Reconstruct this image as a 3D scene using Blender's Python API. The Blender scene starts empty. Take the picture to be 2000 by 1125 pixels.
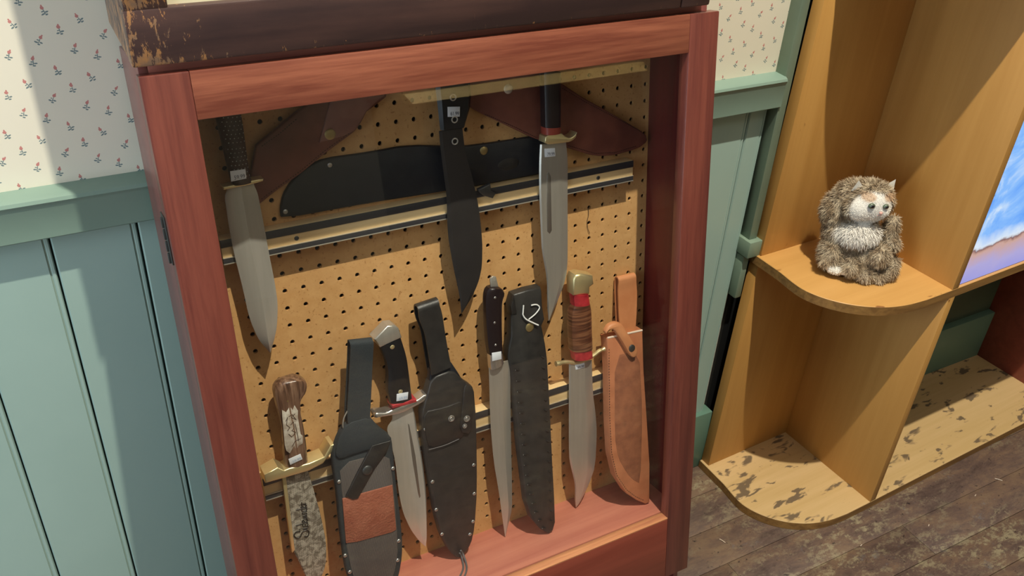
import bpy, bmesh, math, random
from mathutils import Vector, Matrix, Quaternion
import numpy as np
random.seed(7)
SC = bpy.context.scene
COL = SC.collection
FZ = 766.0                        # floor level below the working origin, mm

# ---------------------------------------------------------------- camera, light, exposure
def mm(x, y, z): return Vector((x * .001, y * .001, (z + FZ) * .001))
cam_d = bpy.data.cameras.new('camera'); cam = bpy.data.objects.new('camera', cam_d); COL.objects.link(cam)
cam_d.sensor_width = 36; cam_d.lens = 36 * 1760 / 2000; cam_d.clip_start = .05; cam_d.clip_end = 50
cam.matrix_world = Matrix(((0.87770216, 0.21991798, -0.42576401, -0.24524), (-0.47646554, 0.49538483, -0.72634321, -1.01597), (0.0511811, 0.84037489, 0.53958368, 1.43415), (0, 0, 0, 1)))

SC.camera = cam
W = bpy.data.worlds.new('world'); SC.world = W; W.use_nodes = True
W.node_tree.nodes['Background'].inputs[0].default_value = (.78, .88, 1, 1)
W.node_tree.nodes['Background'].inputs[1].default_value = 0.30
def lamp(name, kind, loc, energy, color, size, target=None, **k):
    d = bpy.data.lights.new(name, kind); d.energy = energy; d.color = color
    o = bpy.data.objects.new(name, d); COL.objects.link(o); o.location = loc
    if kind == 'AREA': d.shape = 'RECTANGLE'; d.size = size; d.size_y = k.get('size_y', size)
    else: d.shadow_soft_size = size
    if kind == 'SPOT': d.spot_size = k['angle']; d.spot_blend = .6
    if target is not None: o.rotation_euler = (Vector(target) - Vector(loc)).to_track_quat('-Z', 'Y').to_euler()
    return o
KEY = lamp('ceiling_spot', 'SPOT', mm(363, -992, 2880), 490, (1, .93, .77), .022, mm(400, 50, -250), angle=math.radians(80))
lamp('ceiling_fill', 'AREA', mm(-900, -1900, 2980), 13, (.90, .96, 1), 1.6, mm(-900, -1900, 0), size_y=1.6)  # soft overhead fill added for ambient light, no fixture modelled
lamp('cool_left_fill', 'AREA', mm(-1650, -750, 450), 24, (.74, .88, 1), 1.0, mm(-200, 0, 0), size_y=1.5)  # cool fill added on the left to lift the wall shade, not a window
lamp('ceiling_fill', 'AREA', mm(1700, -2600, 2980), 14, (1, .93, .80), 1.2, mm(1700, -2600, 0), size_y=1.2)  # second added overhead fill, warmer
lamp('added_edging_spot', 'SPOT', mm(1290, -1250, 2900), 560, (1, .94, .74), .03, mm(1290, -1830, 200), angle=math.radians(34))  # added spot that brightens the counter edging for its mirror image
SC.view_settings.view_transform = 'Standard'; SC.view_settings.look = 'None'
SC.view_settings.exposure = 0.0; SC.view_settings.gamma = 1.0; SC.view_settings.use_curve_mapping = False

# ---------------------------------------------------------------- frames
A_CAB = math.radians(-10.1)       # the case leans back against the wall
M_CAB = Matrix.Translation((0, 0, FZ * .001)) @ Matrix.Rotation(A_CAB, 4, 'X')
M_WORLD = Matrix.Translation((0, 0, FZ * .001))
SHO = (923.5, 53.0, -746.0); SHYAW = math.radians(2.32); SHK = math.tan(math.radians(1.2))
M_SHELF = M_WORLD @ Matrix.Translation((SHO[0] * .001, SHO[1] * .001, SHO[2] * .001)) @ Matrix.Rotation(SHYAW, 4, 'Z')

# ---------------------------------------------------------------- materials
def new_mat(name):
    m = bpy.data.materials.new(name); m.use_nodes = True
    nt = m.node_tree; return m, nt, nt.nodes['Principled BSDF']
def srgb(r, g, b):
    f = lambda c: (c / 255 / 12.92) if c / 255 <= .04045 else ((c / 255 + .055) / 1.055) ** 2.4
    return (f(r), f(g), f(b), 1)
def node(nt, t, **k):
    n = nt.nodes.new(t)
    for a, b in k.items():
        if a.startswith('i_'): n.inputs[a[2:]].default_value = b
        else: setattr(n, a, b)
    return n
def coords(nt, scale=(1, 1, 1), rot=(0, 0, 0), loc=(0, 0, 0)):
    tc = node(nt, 'ShaderNodeTexCoord'); mp = node(nt, 'ShaderNodeMapping')
    mp.inputs['Scale'].default_value = scale; mp.inputs['Rotation'].default_value = rot; mp.inputs['Location'].default_value = loc
    nt.links.new(tc.outputs['Object'], mp.inputs['Vector']); return mp.outputs[0]
def noise(nt, vec, scale, detail=4, rough=.55, dist=0.0):
    n = node(nt, 'ShaderNodeTexNoise'); n.inputs['Scale'].default_value = scale; n.inputs['Detail'].default_value = detail
    n.inputs['Roughness'].default_value = rough; n.inputs['Distortion'].default_value = dist
    nt.links.new(vec, n.inputs['Vector']); return n.outputs['Fac']
def ramp(nt, fac, stops):
    r = node(nt, 'ShaderNodeValToRGB'); e = r.color_ramp.elements
    while len(e) < len(stops): e.new(.5)
    for x, (p, c) in zip(e, stops): x.position = p; x.color = c if len(c) == 4 else (*c, 1)
    nt.links.new(fac, r.inputs[0]); return r.outputs[0]
def mixc(nt, fac, a, b, mode='MIX'):
    m = node(nt, 'ShaderNodeMix', data_type='RGBA', blend_type=mode)
    for s, v in ((m.inputs[0], fac), (m.inputs[6], a), (m.inputs[7], b)):
        if hasattr(v, 'links') or isinstance(v, bpy.types.NodeSocket): nt.links.new(v, s)
        else: s.default_value = v
    return m.outputs[2]
def bump(nt, bs, h, strength=.3, dist=.001):
    b = node(nt, 'ShaderNodeBump'); b.inputs['Strength'].default_value = strength; b.inputs['Distance'].default_value = dist
    nt.links.new(h, b.inputs['Height']); nt.links.new(b.outputs[0], bs.inputs['Normal'])
BW = lambda a, b: [(a, (0, 0, 0, 1)), (b, (1, 1, 1, 1))]
def plain(name, c, rough=.5, metal=0, c2=None, scale=60, stretch=(1, 1, 1), lo=.35, hi=.65, bmp=0, bscale=None, coat=0, spec=.5, bdist=.001):
    m, nt, bs = new_mat(name)
    bs.inputs['Roughness'].default_value = rough; bs.inputs['Metallic'].default_value = metal
    bs.inputs['Coat Weight'].default_value = coat; bs.inputs['Coat Roughness'].default_value = .15
    bs.inputs['Specular IOR Level'].default_value = spec
    v = coords(nt, stretch)
    f = noise(nt, v, scale, 5)
    if c2: nt.links.new(mixc(nt, ramp(nt, f, BW(lo, hi)), c, c2), bs.inputs['Base Color'])
    else: bs.inputs['Base Color'].default_value = c
    if bmp: bump(nt, bs, noise(nt, v, bscale or scale, 4), bmp, bdist)
    return m
def wood(name, c1, c2, axis='X', scale=30, rough=.4, coat=.2, knots=None, streak=.5, dist=.6, bmp=.15, spots=None, spot_amt=.62):
    m, nt, bs = new_mat(name)
    st = {'X': (.05, 1, 1), 'Y': (1, .05, 1), 'Z': (1, 1, .05)}[axis]
    v = coords(nt, st)
    f = noise(nt, v, scale, 6, .6, dist); f2 = noise(nt, v, scale * 4, 4, .7, .2)
    g = node(nt, 'ShaderNodeMath', operation='MULTIPLY_ADD'); g.inputs[1].default_value = .35
    nt.links.new(f2, g.inputs[0]); s = node(nt, 'ShaderNodeMath', operation='MULTIPLY'); s.inputs[1].default_value = .75
    nt.links.new(f, s.inputs[0]); nt.links.new(s.outputs[0], g.inputs[2])
    col = mixc(nt, ramp(nt, g.outputs[0], BW(.56 - streak * .22, .56 + streak * .22)), c1, c2)
    if spots:
        w = coords(nt, {'X': (.45, 1, 1), 'Y': (1, .45, 1), 'Z': (1, 1, .45)}[axis])
        sf = ramp(nt, noise(nt, w, 34, 3, .6, .4), BW(spot_amt, spot_amt + .05)); col = mixc(nt, sf, col, spots)
    nt.links.new(col, bs.inputs['Base Color'])
    bs.inputs['Roughness'].default_value = rough; bs.inputs['Coat Weight'].default_value = coat; bs.inputs['Coat Roughness'].default_value = .22
    if bmp: bump(nt, bs, g.outputs[0], bmp, .0008)
    return m
CH1, CH2 = srgb(128, 58, 42), srgb(104, 42, 33)
M = {}
M['cherry_v'] = wood('red_stained_wood_vertical', srgb(116, 60, 49), srgb(88, 40, 35), 'Z', 40, .38, .35)
M['cherry_h'] = wood('red_stained_wood_horizontal', srgb(146, 86, 64), srgb(110, 56, 42), 'X', 46, .36, .4, streak=.45)
M['cherry_b'] = wood('red_stained_wood_bottom', srgb(130, 62, 48), srgb(116, 52, 40), 'X', 26, .4, .3)
M['cherry_side'] = wood('red_stained_wood_side', srgb(128, 72, 66), srgb(104, 52, 50), 'Z', 22, .4, .35)
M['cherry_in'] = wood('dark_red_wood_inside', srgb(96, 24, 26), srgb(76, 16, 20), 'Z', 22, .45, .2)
M['cherry_top'] = wood('pink_worn_wood', srgb(178, 108, 92), srgb(146, 82, 70), 'X', 30, .4, .3)
M['shelf_red'] = wood('reddish_plywood', srgb(208, 136, 112), srgb(176, 100, 84), 'X', 16, .5, .1, streak=.9, dist=1.6)
M['lip'] = wood('worn_pale_lip', srgb(200, 140, 96), srgb(150, 90, 66), 'X', 30, .5, .1)
M['backboard'] = plain('dark_backboard', srgb(50, 34, 24), .8)
def peg_mat():
    m, nt, bs = new_mat('tan_hardboard')
    v = coords(nt)
    f = noise(nt, v, 55, 6, .7, .3); f2 = noise(nt, v, 260, 3, .6)
    c = mixc(nt, ramp(nt, f, BW(.35, .7)), srgb(200, 152, 96), srgb(212, 166, 110))
    c = mixc(nt, ramp(nt, f2, BW(.62, .72)), c, srgb(168, 118, 66))
    nt.links.new(c, bs.inputs['Base Color']); bs.inputs['Roughness'].default_value = .6
    bump(nt, bs, f2, .12, .0005); return m
M['peg'] = peg_mat()
M['bar_wood'] = wood('pale_birch', srgb(240, 210, 158), srgb(226, 190, 134), 'X', 30, .35, .3)
M['magnet'] = plain('dark_magnet_strip', srgb(74, 74, 78), .35, .5)
M['rail_edge'] = plain('bright_strip_edge', srgb(214, 208, 192), .3, .7)
M['screw'] = plain('dull_screw', srgb(90, 92, 92), .4, .8)
M['steel'] = plain('brushed_steel', srgb(206, 204, 196), .26, .62, srgb(222, 220, 212), 5, (14, 1, 1))
M['steel_dim'] = plain('satin_steel', srgb(190, 185, 174), .28, .65, srgb(198, 194, 184), 8, (14, 1, 1))
M['steel_bright'] = plain('polished_steel', srgb(212, 210, 206), .2, .9)
M['steel_fuller'] = plain('fuller_steel', srgb(136, 130, 122), .4, .7)
M['brass'] = plain('brass', srgb(232, 216, 164), .36, .8)
M['brass_d'] = plain('dull_brass', srgb(176, 158, 110), .35, .8)
M['black_blade'] = plain('matt_black_blade', srgb(38, 36, 36), .5, .1, srgb(46, 43, 42), 20)
M['black_handle'] = plain('black_slab', srgb(22, 24, 28), .4, 0)
M['dark_handle'] = plain('dark_brown_slab', srgb(34, 24, 26), .35, 0)
M['stud_handle'] = plain('dark_checkered_wood', srgb(70, 46, 38), .45, 0, srgb(48, 32, 28), 40)
M['ring'] = plain('pale_ring', srgb(200, 198, 190), .3, .6)
M['tag'] = plain('white_sticker', srgb(226, 230, 236), .6)
M['ink'] = plain('grey_print', srgb(80, 88, 104), .7)
M['ink_b'] = plain('pale_blue_print', srgb(172, 192, 216), .7)
M['oxblood'] = plain('oxblood_leather', srgb(122, 70, 56), .45, 0, srgb(104, 56, 46), 30, bmp=.15, bscale=240)
M['oxblood2'] = plain('lighter_oxblood_leather', srgb(142, 96, 84), .45, 0, srgb(124, 80, 70), 30, bmp=.15, bscale=240)
M['stitch'] = plain('dark_stitch', srgb(40, 18, 14), .8)
M['black_leather'] = plain('black_leather', srgb(40, 39, 38), .40, 0, srgb(50, 48, 46), 60, bmp=.25, bscale=380)
M['black_leather2'] = plain('black_leather_flap', srgb(32, 31, 31), .40, 0, srgb(42, 41, 40), 60, bmp=.25, bscale=380)
M['navy_leather'] = plain('blue_black_leather', srgb(26, 30, 38), .42, 0, srgb(34, 38, 44), 60, bmp=.15, bscale=380)
M['nylon'] = plain('black_webbing', srgb(38, 44, 48), .75, 0, srgb(46, 54, 58), 900, (1, .2, 1), bmp=.5, bscale=900)
M['rivet'] = plain('steel_rivet', srgb(190, 190, 186), .3, .85)
M['tan'] = plain('tan_leather', srgb(204, 138, 92), .5, 0, srgb(190, 122, 78), 26, bmp=.12, bscale=300)
M['tan_suede'] = plain('tan_suede', srgb(150, 92, 60), .8, 0, srgb(124, 72, 46), 42, bmp=.5, bscale=420)
M['tan_body'] = plain('tan_sheath_leather', srgb(186, 118, 80), .55, 0, srgb(170, 104, 68), 30, bmp=.15, bscale=300)
M['pale_edge'] = plain('pale_leather_edge', srgb(222, 204, 184), .6)
M['string_w'] = plain('white_cord', srgb(232, 232, 228), .6)
M['string_g'] = plain('grey_cord', srgb(96, 92, 92), .7)
M['hair'] = plain('dark_thread', srgb(70, 50, 34), .8)
M['red_sp'] = plain('red_spacer', srgb(196, 58, 62), .35, 0, srgb(150, 34, 44), 60)
M['red_lac'] = plain('red_brown_spacer', srgb(150, 64, 50), .4)
def grip_mat():
    m, nt, bs = new_mat('stacked_leather_rings'); v = coords(nt)
    w = node(nt, 'ShaderNodeTexNoise'); w.noise_dimensions = '3D'
    mp = coords(nt, (1.5, 1.5, 22)); nt.links.new(mp, w.inputs['Vector']); w.inputs['Scale'].default_value = 11; w.inputs['Detail'].default_value = 5
    nt.links.new(ramp(nt, w.outputs[0], [(.3, srgb(64, 38, 28)), (.5, srgb(104, 64, 44)), (.62, srgb(134, 90, 62)), (.75, srgb(84, 50, 34))]), bs.inputs['Base Color'])
    bs.inputs['Roughness'].default_value = .35; bs.inputs['Coat Weight'].default_value = .4; bump(nt, bs, w.outputs[0], .3); return m
M['grip'] = grip_mat()
def zebra_mat():
    m, nt, bs = new_mat('striped_brown_wood'); mp = coords(nt, (1, 1, .06))
    f = noise(nt, mp, 210, 4, .6, .5)
    nt.links.new(ramp(nt, f, [(.34, srgb(66, 44, 34)), (.5, srgb(112, 82, 64)), (.66, srgb(142, 112, 92))]), bs.inputs['Base Color'])
    bs.inputs['Roughness'].default_value = .3; bs.inputs['Coat Weight'].default_value = .5; return m
M['zebra'] = zebra_mat()
def snake_mat():
    m, nt, bs = new_mat('snakeskin_pattern')
    v = coords(nt, (1, 1, 1), (0, math.radians(40), 0))
    sx = node(nt, 'ShaderNodeSeparateXYZ'); nt.links.new(v, sx.inputs[0])
    def s(sock, k):
        a = node(nt, 'ShaderNodeMath', operation='MULTIPLY'); a.inputs[1].default_value = k; nt.links.new(sock, a.inputs[0])
        b = node(nt, 'ShaderNodeMath', operation='SINE'); nt.links.new(a.outputs[0], b.inputs[0]); return b.outputs[0]
    p = node(nt, 'ShaderNodeMath', operation='MULTIPLY'); nt.links.new(s(sx.outputs[0], 2700), p.inputs[0]); nt.links.new(s(sx.outputs[2], 2700), p.inputs[1])
    scale = ramp(nt, p.outputs[0], [(.0, (.1, .1, .1, 1)), (.25, (1, 1, 1, 1))])
    big = ramp(nt, noise(nt, coords(nt), 110, 3, .6, .8), BW(.41, .60))
    c = mixc(nt, scale, srgb(96, 88, 78), srgb(232, 226, 210)); c2 = mixc(nt, scale, srgb(44, 38, 34), srgb(150, 140, 124))
    nt.links.new(mixc(nt, big, c2, c), bs.inputs['Base Color']); bs.inputs['Roughness'].default_value = .35; return m
M['snake'] = snake_mat()
def ribbed():
    m, nt, bs = new_mat('ribbed_grey_nylon'); v = coords(nt)
    sx = node(nt, 'ShaderNodeSeparateXYZ'); nt.links.new(v, sx.inputs[0])
    a = node(nt, 'ShaderNodeMath', operation='MULTIPLY'); a.inputs[1].default_value = 3600; nt.links.new(sx.outputs[0], a.inputs[0])
    b = node(nt, 'ShaderNodeMath', operation='SINE'); nt.links.new(a.outputs[0], b.inputs[0])
    n = noise(nt, v, 500, 3)
    d = node(nt, 'ShaderNodeMath', operation='ADD'); nt.links.new(b.outputs[0], d.inputs[0]); nt.links.new(n, d.inputs[1])
    nt.links.new(ramp(nt, d.outputs[0], [(.0, srgb(74, 68, 66)), (1, srgb(104, 97, 92))]), bs.inputs['Base Color'])
    bs.inputs['Roughness'].default_value = .8; bump(nt, bs, d.outputs[0], .5, .0004); return m
M['ribbed'] = ribbed()
M['patch'] = plain('embossed_brown_leather', srgb(164, 98, 74), .5, 0, srgb(150, 84, 62), 60, bmp=.9, bscale=330, bdist=.0016)
M['etch'] = plain('pale_etching', srgb(214, 208, 196), .5, 0, srgb(176, 162, 146), 120)
M['etch_d'] = plain('etching_lines', srgb(92, 72, 60), .5)
M['black_ink'] = plain('black_ink', srgb(24, 20, 20), .5)
def distressed():
    m, nt, bs = new_mat('distressed_dark_wood')
    v = coords(nt, (.12, 1, 1)); base = mixc(nt, ramp(nt, noise(nt, v, 30, 5), BW(.4, .6)), srgb(74, 52, 48), srgb(54, 38, 38))
    n1 = noise(nt, coords(nt, (1, 1, .35)), 120, 5, .75, .2)
    # wear is denser near the left end and the lower edge, where the lacquer has chipped off
    tc = node(nt, 'ShaderNodeTexCoord'); sx = node(nt, 'ShaderNodeSeparateXYZ'); nt.links.new(tc.outputs['Object'], sx.inputs[0])
    mr = node(nt, 'ShaderNodeMapRange'); mr.inputs['From Min'].default_value = 0; mr.inputs['From Max'].default_value = .10; mr.inputs['To Min'].default_value = .13; mr.inputs['To Max'].default_value = -.07
    nt.links.new(sx.outputs[0], mr.inputs['Value'])
    mz = node(nt, 'ShaderNodeMapRange'); mz.inputs['From Min'].default_value = 0; mz.inputs['From Max'].default_value = .012; mz.inputs['To Min'].default_value = .12; mz.inputs['To Max'].default_value = 0
    nt.links.new(sx.outputs[2], mz.inputs['Value'])
    a = node(nt, 'ShaderNodeMath', operation='ADD'); nt.links.new(n1, a.inputs[0]); nt.links.new(mr.outputs[0], a.inputs[1])
    a2 = node(nt, 'ShaderNodeMath', operation='ADD'); nt.links.new(a.outputs[0], a2.inputs[0]); nt.links.new(mz.outputs[0], a2.inputs[1])
    wear = ramp(nt, a2.outputs[0], BW(.625, .655))
    col = mixc(nt, wear, base, mixc(nt, ramp(nt, noise(nt, coords(nt), 90, 3), BW(.4, .6)), srgb(158, 112, 70), srgb(126, 98, 76)))
    nt.links.new(col, bs.inputs['Base Color']); bs.inputs['Roughness'].default_value = .45; bs.inputs['Coat Weight'].default_value = .15
    bump(nt, bs, a2.outputs[0], .2); return m
M['distressed'] = distressed()
M['cream'] = plain('cream_mount', srgb(232, 222, 190), .6)
M['glassprint'] = plain('pale_print', srgb(190, 200, 200), .4)
PLY1, PLY2 = srgb(196, 148, 78), srgb(176, 128, 62)
M['ply'] = wood('shelf_board_upright', srgb(196, 148, 80), srgb(182, 134, 68), 'Z', 10, .55, .05, spots=srgb(120, 78, 36), spot_amt=.72)
M['ply_edge'] = wood('shelf_board_edge', srgb(150, 112, 60), srgb(118, 84, 42), 'X', 60, .6, .05)
M['ply_h'] = wood('shelf_board_flat', srgb(204, 156, 92), srgb(192, 144, 80), 'X', 10, .5, .05, spots=srgb(140, 92, 46), spot_amt=.66)
M['ply_floor'] = wood('scuffed_shelf_board', srgb(206, 174, 126), srgb(192, 160, 108), 'X', 14, .55, 0, spots=srgb(112, 94, 72), spot_amt=.585)
M['green_board'] = plain('sage_paint', srgb(157, 183, 175), .5, 0, srgb(151, 177, 169), 3, coat=.08)
M['green_rail'] = plain('darker_sage_paint', srgb(118, 142, 130), .45, 0, srgb(124, 148, 136), 6, coat=.1)
M['green_groove'] = plain('sage_groove', srgb(60, 84, 84), .6)
M['green_base'] = plain('sage_baseboard_paint', srgb(102, 134, 118), .45, 0, srgb(94, 126, 112), 6)
M['green_casing'] = plain('casing_paint', srgb(124, 144, 126), .5, 0, srgb(116, 136, 120), 10)
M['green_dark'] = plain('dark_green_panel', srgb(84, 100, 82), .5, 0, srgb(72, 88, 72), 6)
M['navy'] = plain('dark_recess_tone', srgb(52, 74, 84), .45, 0, srgb(44, 62, 72), 4)
M['black_gap'] = plain('plain_black', srgb(14, 16, 18), .6)
M['plaster'] = plain('plaster', srgb(196, 190, 176), .8)
M['ceil'] = plain('ceiling_paint', srgb(210, 208, 200), .8)

def wallpaper():
    m, nt, bs = new_mat('sprigged_wallpaper')
    tc = node(nt, 'ShaderNodeTexCoord'); sx = node(nt, 'ShaderNodeSeparateXYZ'); nt.links.new(tc.outputs['Object'], sx.inputs[0])
    def ma(op, a, b=None, c=None):
        n = node(nt, 'ShaderNodeMath', operation=op)
        for i, v in enumerate((a, b, c)):
            if v is None: continue
            if isinstance(v, (int, float)): n.inputs[i].default_value = v
            else: nt.links.new(v, n.inputs[i])
        return n.outputs[0]
    X = ma('MULTIPLY', sx.outputs[0], 1000.); Z = ma('MULTIPLY', sx.outputs[2], 1000.)
    fl = [(0, 4, .15), (11.1, 49, -.3), (22.2, 14.7, .55), (33.3, 39.3, -.1), (44.4, 62.3, -.5), (55.5, 26.2, .35)]
    red = green = None
    for k, (fx, fz, an) in enumerate(fl):
        dx = ma('WRAP', ma('SUBTRACT', X, fx - 264.), 33.4, -33.4); dz = ma('WRAP', ma('SUBTRACT', Z, fz + 270.4), 33.8, -33.8)
        c, s = math.cos(an), math.sin(an)
        u = ma('ADD', ma('MULTIPLY', dx, c), ma('MULTIPLY', dz, s)); v = ma('SUBTRACT', ma('MULTIPLY', dz, c), ma('MULTIPLY', dx, s))
        def blob(cx, cz, rx, rz):
            a = ma('MULTIPLY', ma('SUBTRACT', u, cx), 1 / rx); b = ma('MULTIPLY', ma('SUBTRACT', v, cz), 1 / rz)
            return ma('SUBTRACT', 1.0, ma('SQRT', ma('ADD', ma('MULTIPLY', a, a), ma('MULTIPLY', b, b))))
        r = ma('MAXIMUM', blob(0, 4.0, 1.9, 2.1), blob(.6, 6.2, .9, 1.2))
        g = ma('MAXIMUM', blob(-2.3, -2.6, 2.1, .95), blob(2.4, -1.6, 1.9, .9)); g = ma('MAXIMUM', g, ma('MAXIMUM', blob(0.1, -.5, .55, 3.4), blob(.8, -4.2, 1.7, .9)))
        g = ma('MAXIMUM', g, blob(-1.6, .2, 1.2, .7))
        red = r if red is None else ma('MAXIMUM', red, r); green = g if green is None else ma('MAXIMUM', green, g)
    nz = noise(nt, coords(nt), 500, 2); jit = ma('MULTIPLY', ma('SUBTRACT', nz, .5), .9)
    rf = ramp(nt, ma('ADD', red, jit), BW(.0, .12)); gf = ramp(nt, ma('ADD', green, jit), BW(.0, .12))
    base = mixc(nt, ramp(nt, noise(nt, coords(nt), 1.6, 3), BW(.35, .7)), srgb(228, 222, 204), srgb(222, 215, 196))
    c = mixc(nt, rf, base, srgb(196, 128, 122)); c = mixc(nt, gf, c, srgb(112, 130, 132))
    nt.links.new(c, bs.inputs['Base Color']); bs.inputs['Roughness'].default_value = .7; return m
M['wallpaper'] = wallpaper()

def floor_mat():
    m, nt, bs = new_mat('worn_floorboards')
    oi = node(nt, 'ShaderNodeObjectInfo'); off = node(nt, 'ShaderNodeVectorMath', operation='SCALE'); off.inputs['Scale'].default_value = 7
    tc = node(nt, 'ShaderNodeTexCoord'); cx = node(nt, 'ShaderNodeCombineXYZ')
    for i in range(3): nt.links.new(oi.outputs['Random'], cx.inputs[i])
    nt.links.new(cx.outputs[0], off.inputs[0])
    def vec(sc):
        a = node(nt, 'ShaderNodeVectorMath', operation='ADD'); nt.links.new(tc.outputs['Object'], a.inputs[0])
        mp = node(nt, 'ShaderNodeMapping'); mp.inputs['Scale'].default_value = sc; nt.links.new(a.outputs[0], mp.inputs[0]); return mp.outputs[0]
    g = vec((.35, 1, 1)); w = vec((.8, 1, 1))
    base = ramp(nt, noise(nt, g, 16, 9, .78, .3), [(.32, srgb(62, 48, 44)), (.47, srgb(94, 76, 68)), (.58, srgb(112, 90, 74)), (.75, srgb(128, 108, 84))])
    worn = ramp(nt, noise(nt, vec((.6, 1, 1)), 48, 9, .82, .2), BW(.50, .58))
    zone = ramp(nt, noise(nt, coords(nt, (.5, 1, 1), loc=(.35, .2, 0)), 4.0, 5, .6), BW(.42, .60))
    mm_ = node(nt, 'ShaderNodeMath', operation='MULTIPLY'); nt.links.new(worn, mm_.inputs[0]); nt.links.new(zone, mm_.inputs[1])
    c = mixc(nt, mm_.outputs[0], base, srgb(144, 132, 106))
    c = mixc(nt, ramp(nt, noise(nt, w, 12, 8, .8, .3), BW(.60, .70)), c, srgb(104, 104, 108))
    c = mixc(nt, ramp(nt, noise(nt, w, 90, 6, .75, .3), BW(.60, .66)), c, srgb(48, 38, 36))
    nt.links.new(c, bs.inputs['Base Color']); bs.inputs['Roughness'].default_value = .42; bump(nt, bs, noise(nt, g, 60, 5), .25); return m
M['floor'] = floor_mat()
def glass_mat():
    m, nt, bs = new_mat('clear_pane'); nt.nodes.remove(bs)
    out = nt.nodes['Material Output']; t = node(nt, 'ShaderNodeBsdfTransparent'); g = node(nt, 'ShaderNodeBsdfGlossy'); g.inputs['Roughness'].default_value = .015
    t.inputs[0].default_value = (.995, 1, .998, 1)
    lw = node(nt, 'ShaderNodeLayerWeight'); pw_ = node(nt, 'ShaderNodeMath', operation='POWER'); pw_.inputs[1].default_value = 5
    fr = node(nt, 'ShaderNodeMath', operation='MULTIPLY_ADD'); fr.inputs[1].default_value = .92; fr.inputs[2].default_value = .04; mx = node(nt, 'ShaderNodeMixShader')
    nt.links.new(lw.outputs['Facing'], pw_.inputs[0]); nt.links.new(pw_.outputs[0], fr.inputs[0])
    nt.links.new(fr.outputs[0], mx.inputs[0]); nt.links.new(t.outputs[0], mx.inputs[1]); nt.links.new(g.outputs[0], mx.inputs[2]); nt.links.new(mx.outputs[0], out.inputs[0]); return m
M['glass'] = glass_mat()
def screen_mat():
    m, nt, bs = new_mat('lit_picture'); nt.nodes.remove(bs); out = nt.nodes['Material Output']
    e = node(nt, 'ShaderNodeEmission'); v = coords(nt); sx = node(nt, 'ShaderNodeSeparateXYZ'); nt.links.new(v, sx.inputs[0])
    sky = ramp(nt, noise(nt, v, 9, 5, .6, .6), [(.35, srgb(94, 158, 248)), (.5, srgb(140, 190, 252)), (.62, srgb(214, 232, 250)), (.8, srgb(120, 170, 250))])
    dark = ramp(nt, noise(nt, coords(nt, loc=(.31, 0, .2)), 14, 3, .6, .5), BW(.70, .76)); sky = mixc(nt, dark, sky, srgb(30, 92, 150))
    n = noise(nt, v, 16, 4, .6)
    h = node(nt, 'ShaderNodeMath', operation='MULTIPLY_ADD'); h.inputs[1].default_value = .045; nt.links.new(n, h.inputs[0]); nt.links.new(sx.outputs[2], h.inputs[2])
    sl = node(nt, 'ShaderNodeMath', operation='MULTIPLY_ADD'); sl.inputs[1].default_value = .18; nt.links.new(sx.outputs[0], sl.inputs[0]); nt.links.new(h.outputs[0], sl.inputs[2])
    sand = ramp(nt, h.outputs[0], [(.0, srgb(146, 150, 226)), (.055, srgb(176, 168, 216)), (.088, srgb(206, 166, 150)), (.094, srgb(130, 96, 96)), (.099, srgb(226, 236, 246))])
    f = ramp(nt, h.outputs[0], BW(.098, .125))
    nt.links.new(mixc(nt, f, sand, sky), e.inputs[0]); e.inputs[1].default_value = 1.0; nt.links.new(e.outputs[0], out.inputs[0]); return m
M['screen'] = screen_mat()
def attr_mat():
    m, nt, bs = new_mat('cat_fur'); a = node(nt, 'ShaderNodeAttribute'); a.attribute_name = 'col'
    nt.links.new(a.outputs[0], bs.inputs['Base Color']); bs.inputs['Roughness'].default_value = .85; bs.inputs['Specular IOR Level'].default_value = .15; return m
M['fur'] = attr_mat()
M['eye'] = plain('glass_eye', srgb(16, 14, 16), .08, 0, coat=1); M['iris'] = plain('iris', srgb(92, 104, 88), .2)
M['nose'] = plain('pink_nose', srgb(206, 158, 148), .6); M['white_fur'] = plain('white_plush', srgb(228, 224, 214), .9, bmp=.5, bscale=300)
M['oak'] = wood('pale_oak_trim', srgb(236, 206, 140), srgb(220, 186, 120), 'X', 20, .4, .2)
M['counter'] = plain('dark_counter', srgb(40, 34, 34), .5)

# ---------------------------------------------------------------- mesh helpers (all lengths in mm)
def box(x0, x1, y0, y1, z0, z1, bev=0.):
    v = [(x, y, z) for x in (x0, x1) for y in (y0, y1) for z in (z0, z1)]
    f = [(0, 1, 3, 2), (4, 6, 7, 5), (0, 4, 5, 1), (2, 3, 7, 6), (0, 2, 6, 4), (1, 5, 7, 3)]
    if not bev: return v, f
    bm = bmesh.new(); vs = [bm.verts.new(p) for p in v]
    for q in f: bm.faces.new([vs[i] for i in q])
    bmesh.ops.bevel(bm, geom=bm.edges[:], offset=bev, segments=2, affect='EDGES', profile=.5)
    return from_bm(bm)
def from_bm(bm):
    bm.normal_update(); bm.verts.index_update()
    v = [tuple(x.co) for x in bm.verts]; f = [tuple(x.index for x in q.verts) for q in bm.faces]; bm.free(); return v, f
def join(*ms):
    V, F = [], []
    for v, f in ms:
        n = len(V); V += list(v); F += [tuple(i + n for i in q) for q in f]
    return V, F
def area2(p): return sum(p[i][0] * p[(i + 1) % len(p)][1] - p[(i + 1) % len(p)][0] * p[i][1] for i in range(len(p)))
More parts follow.
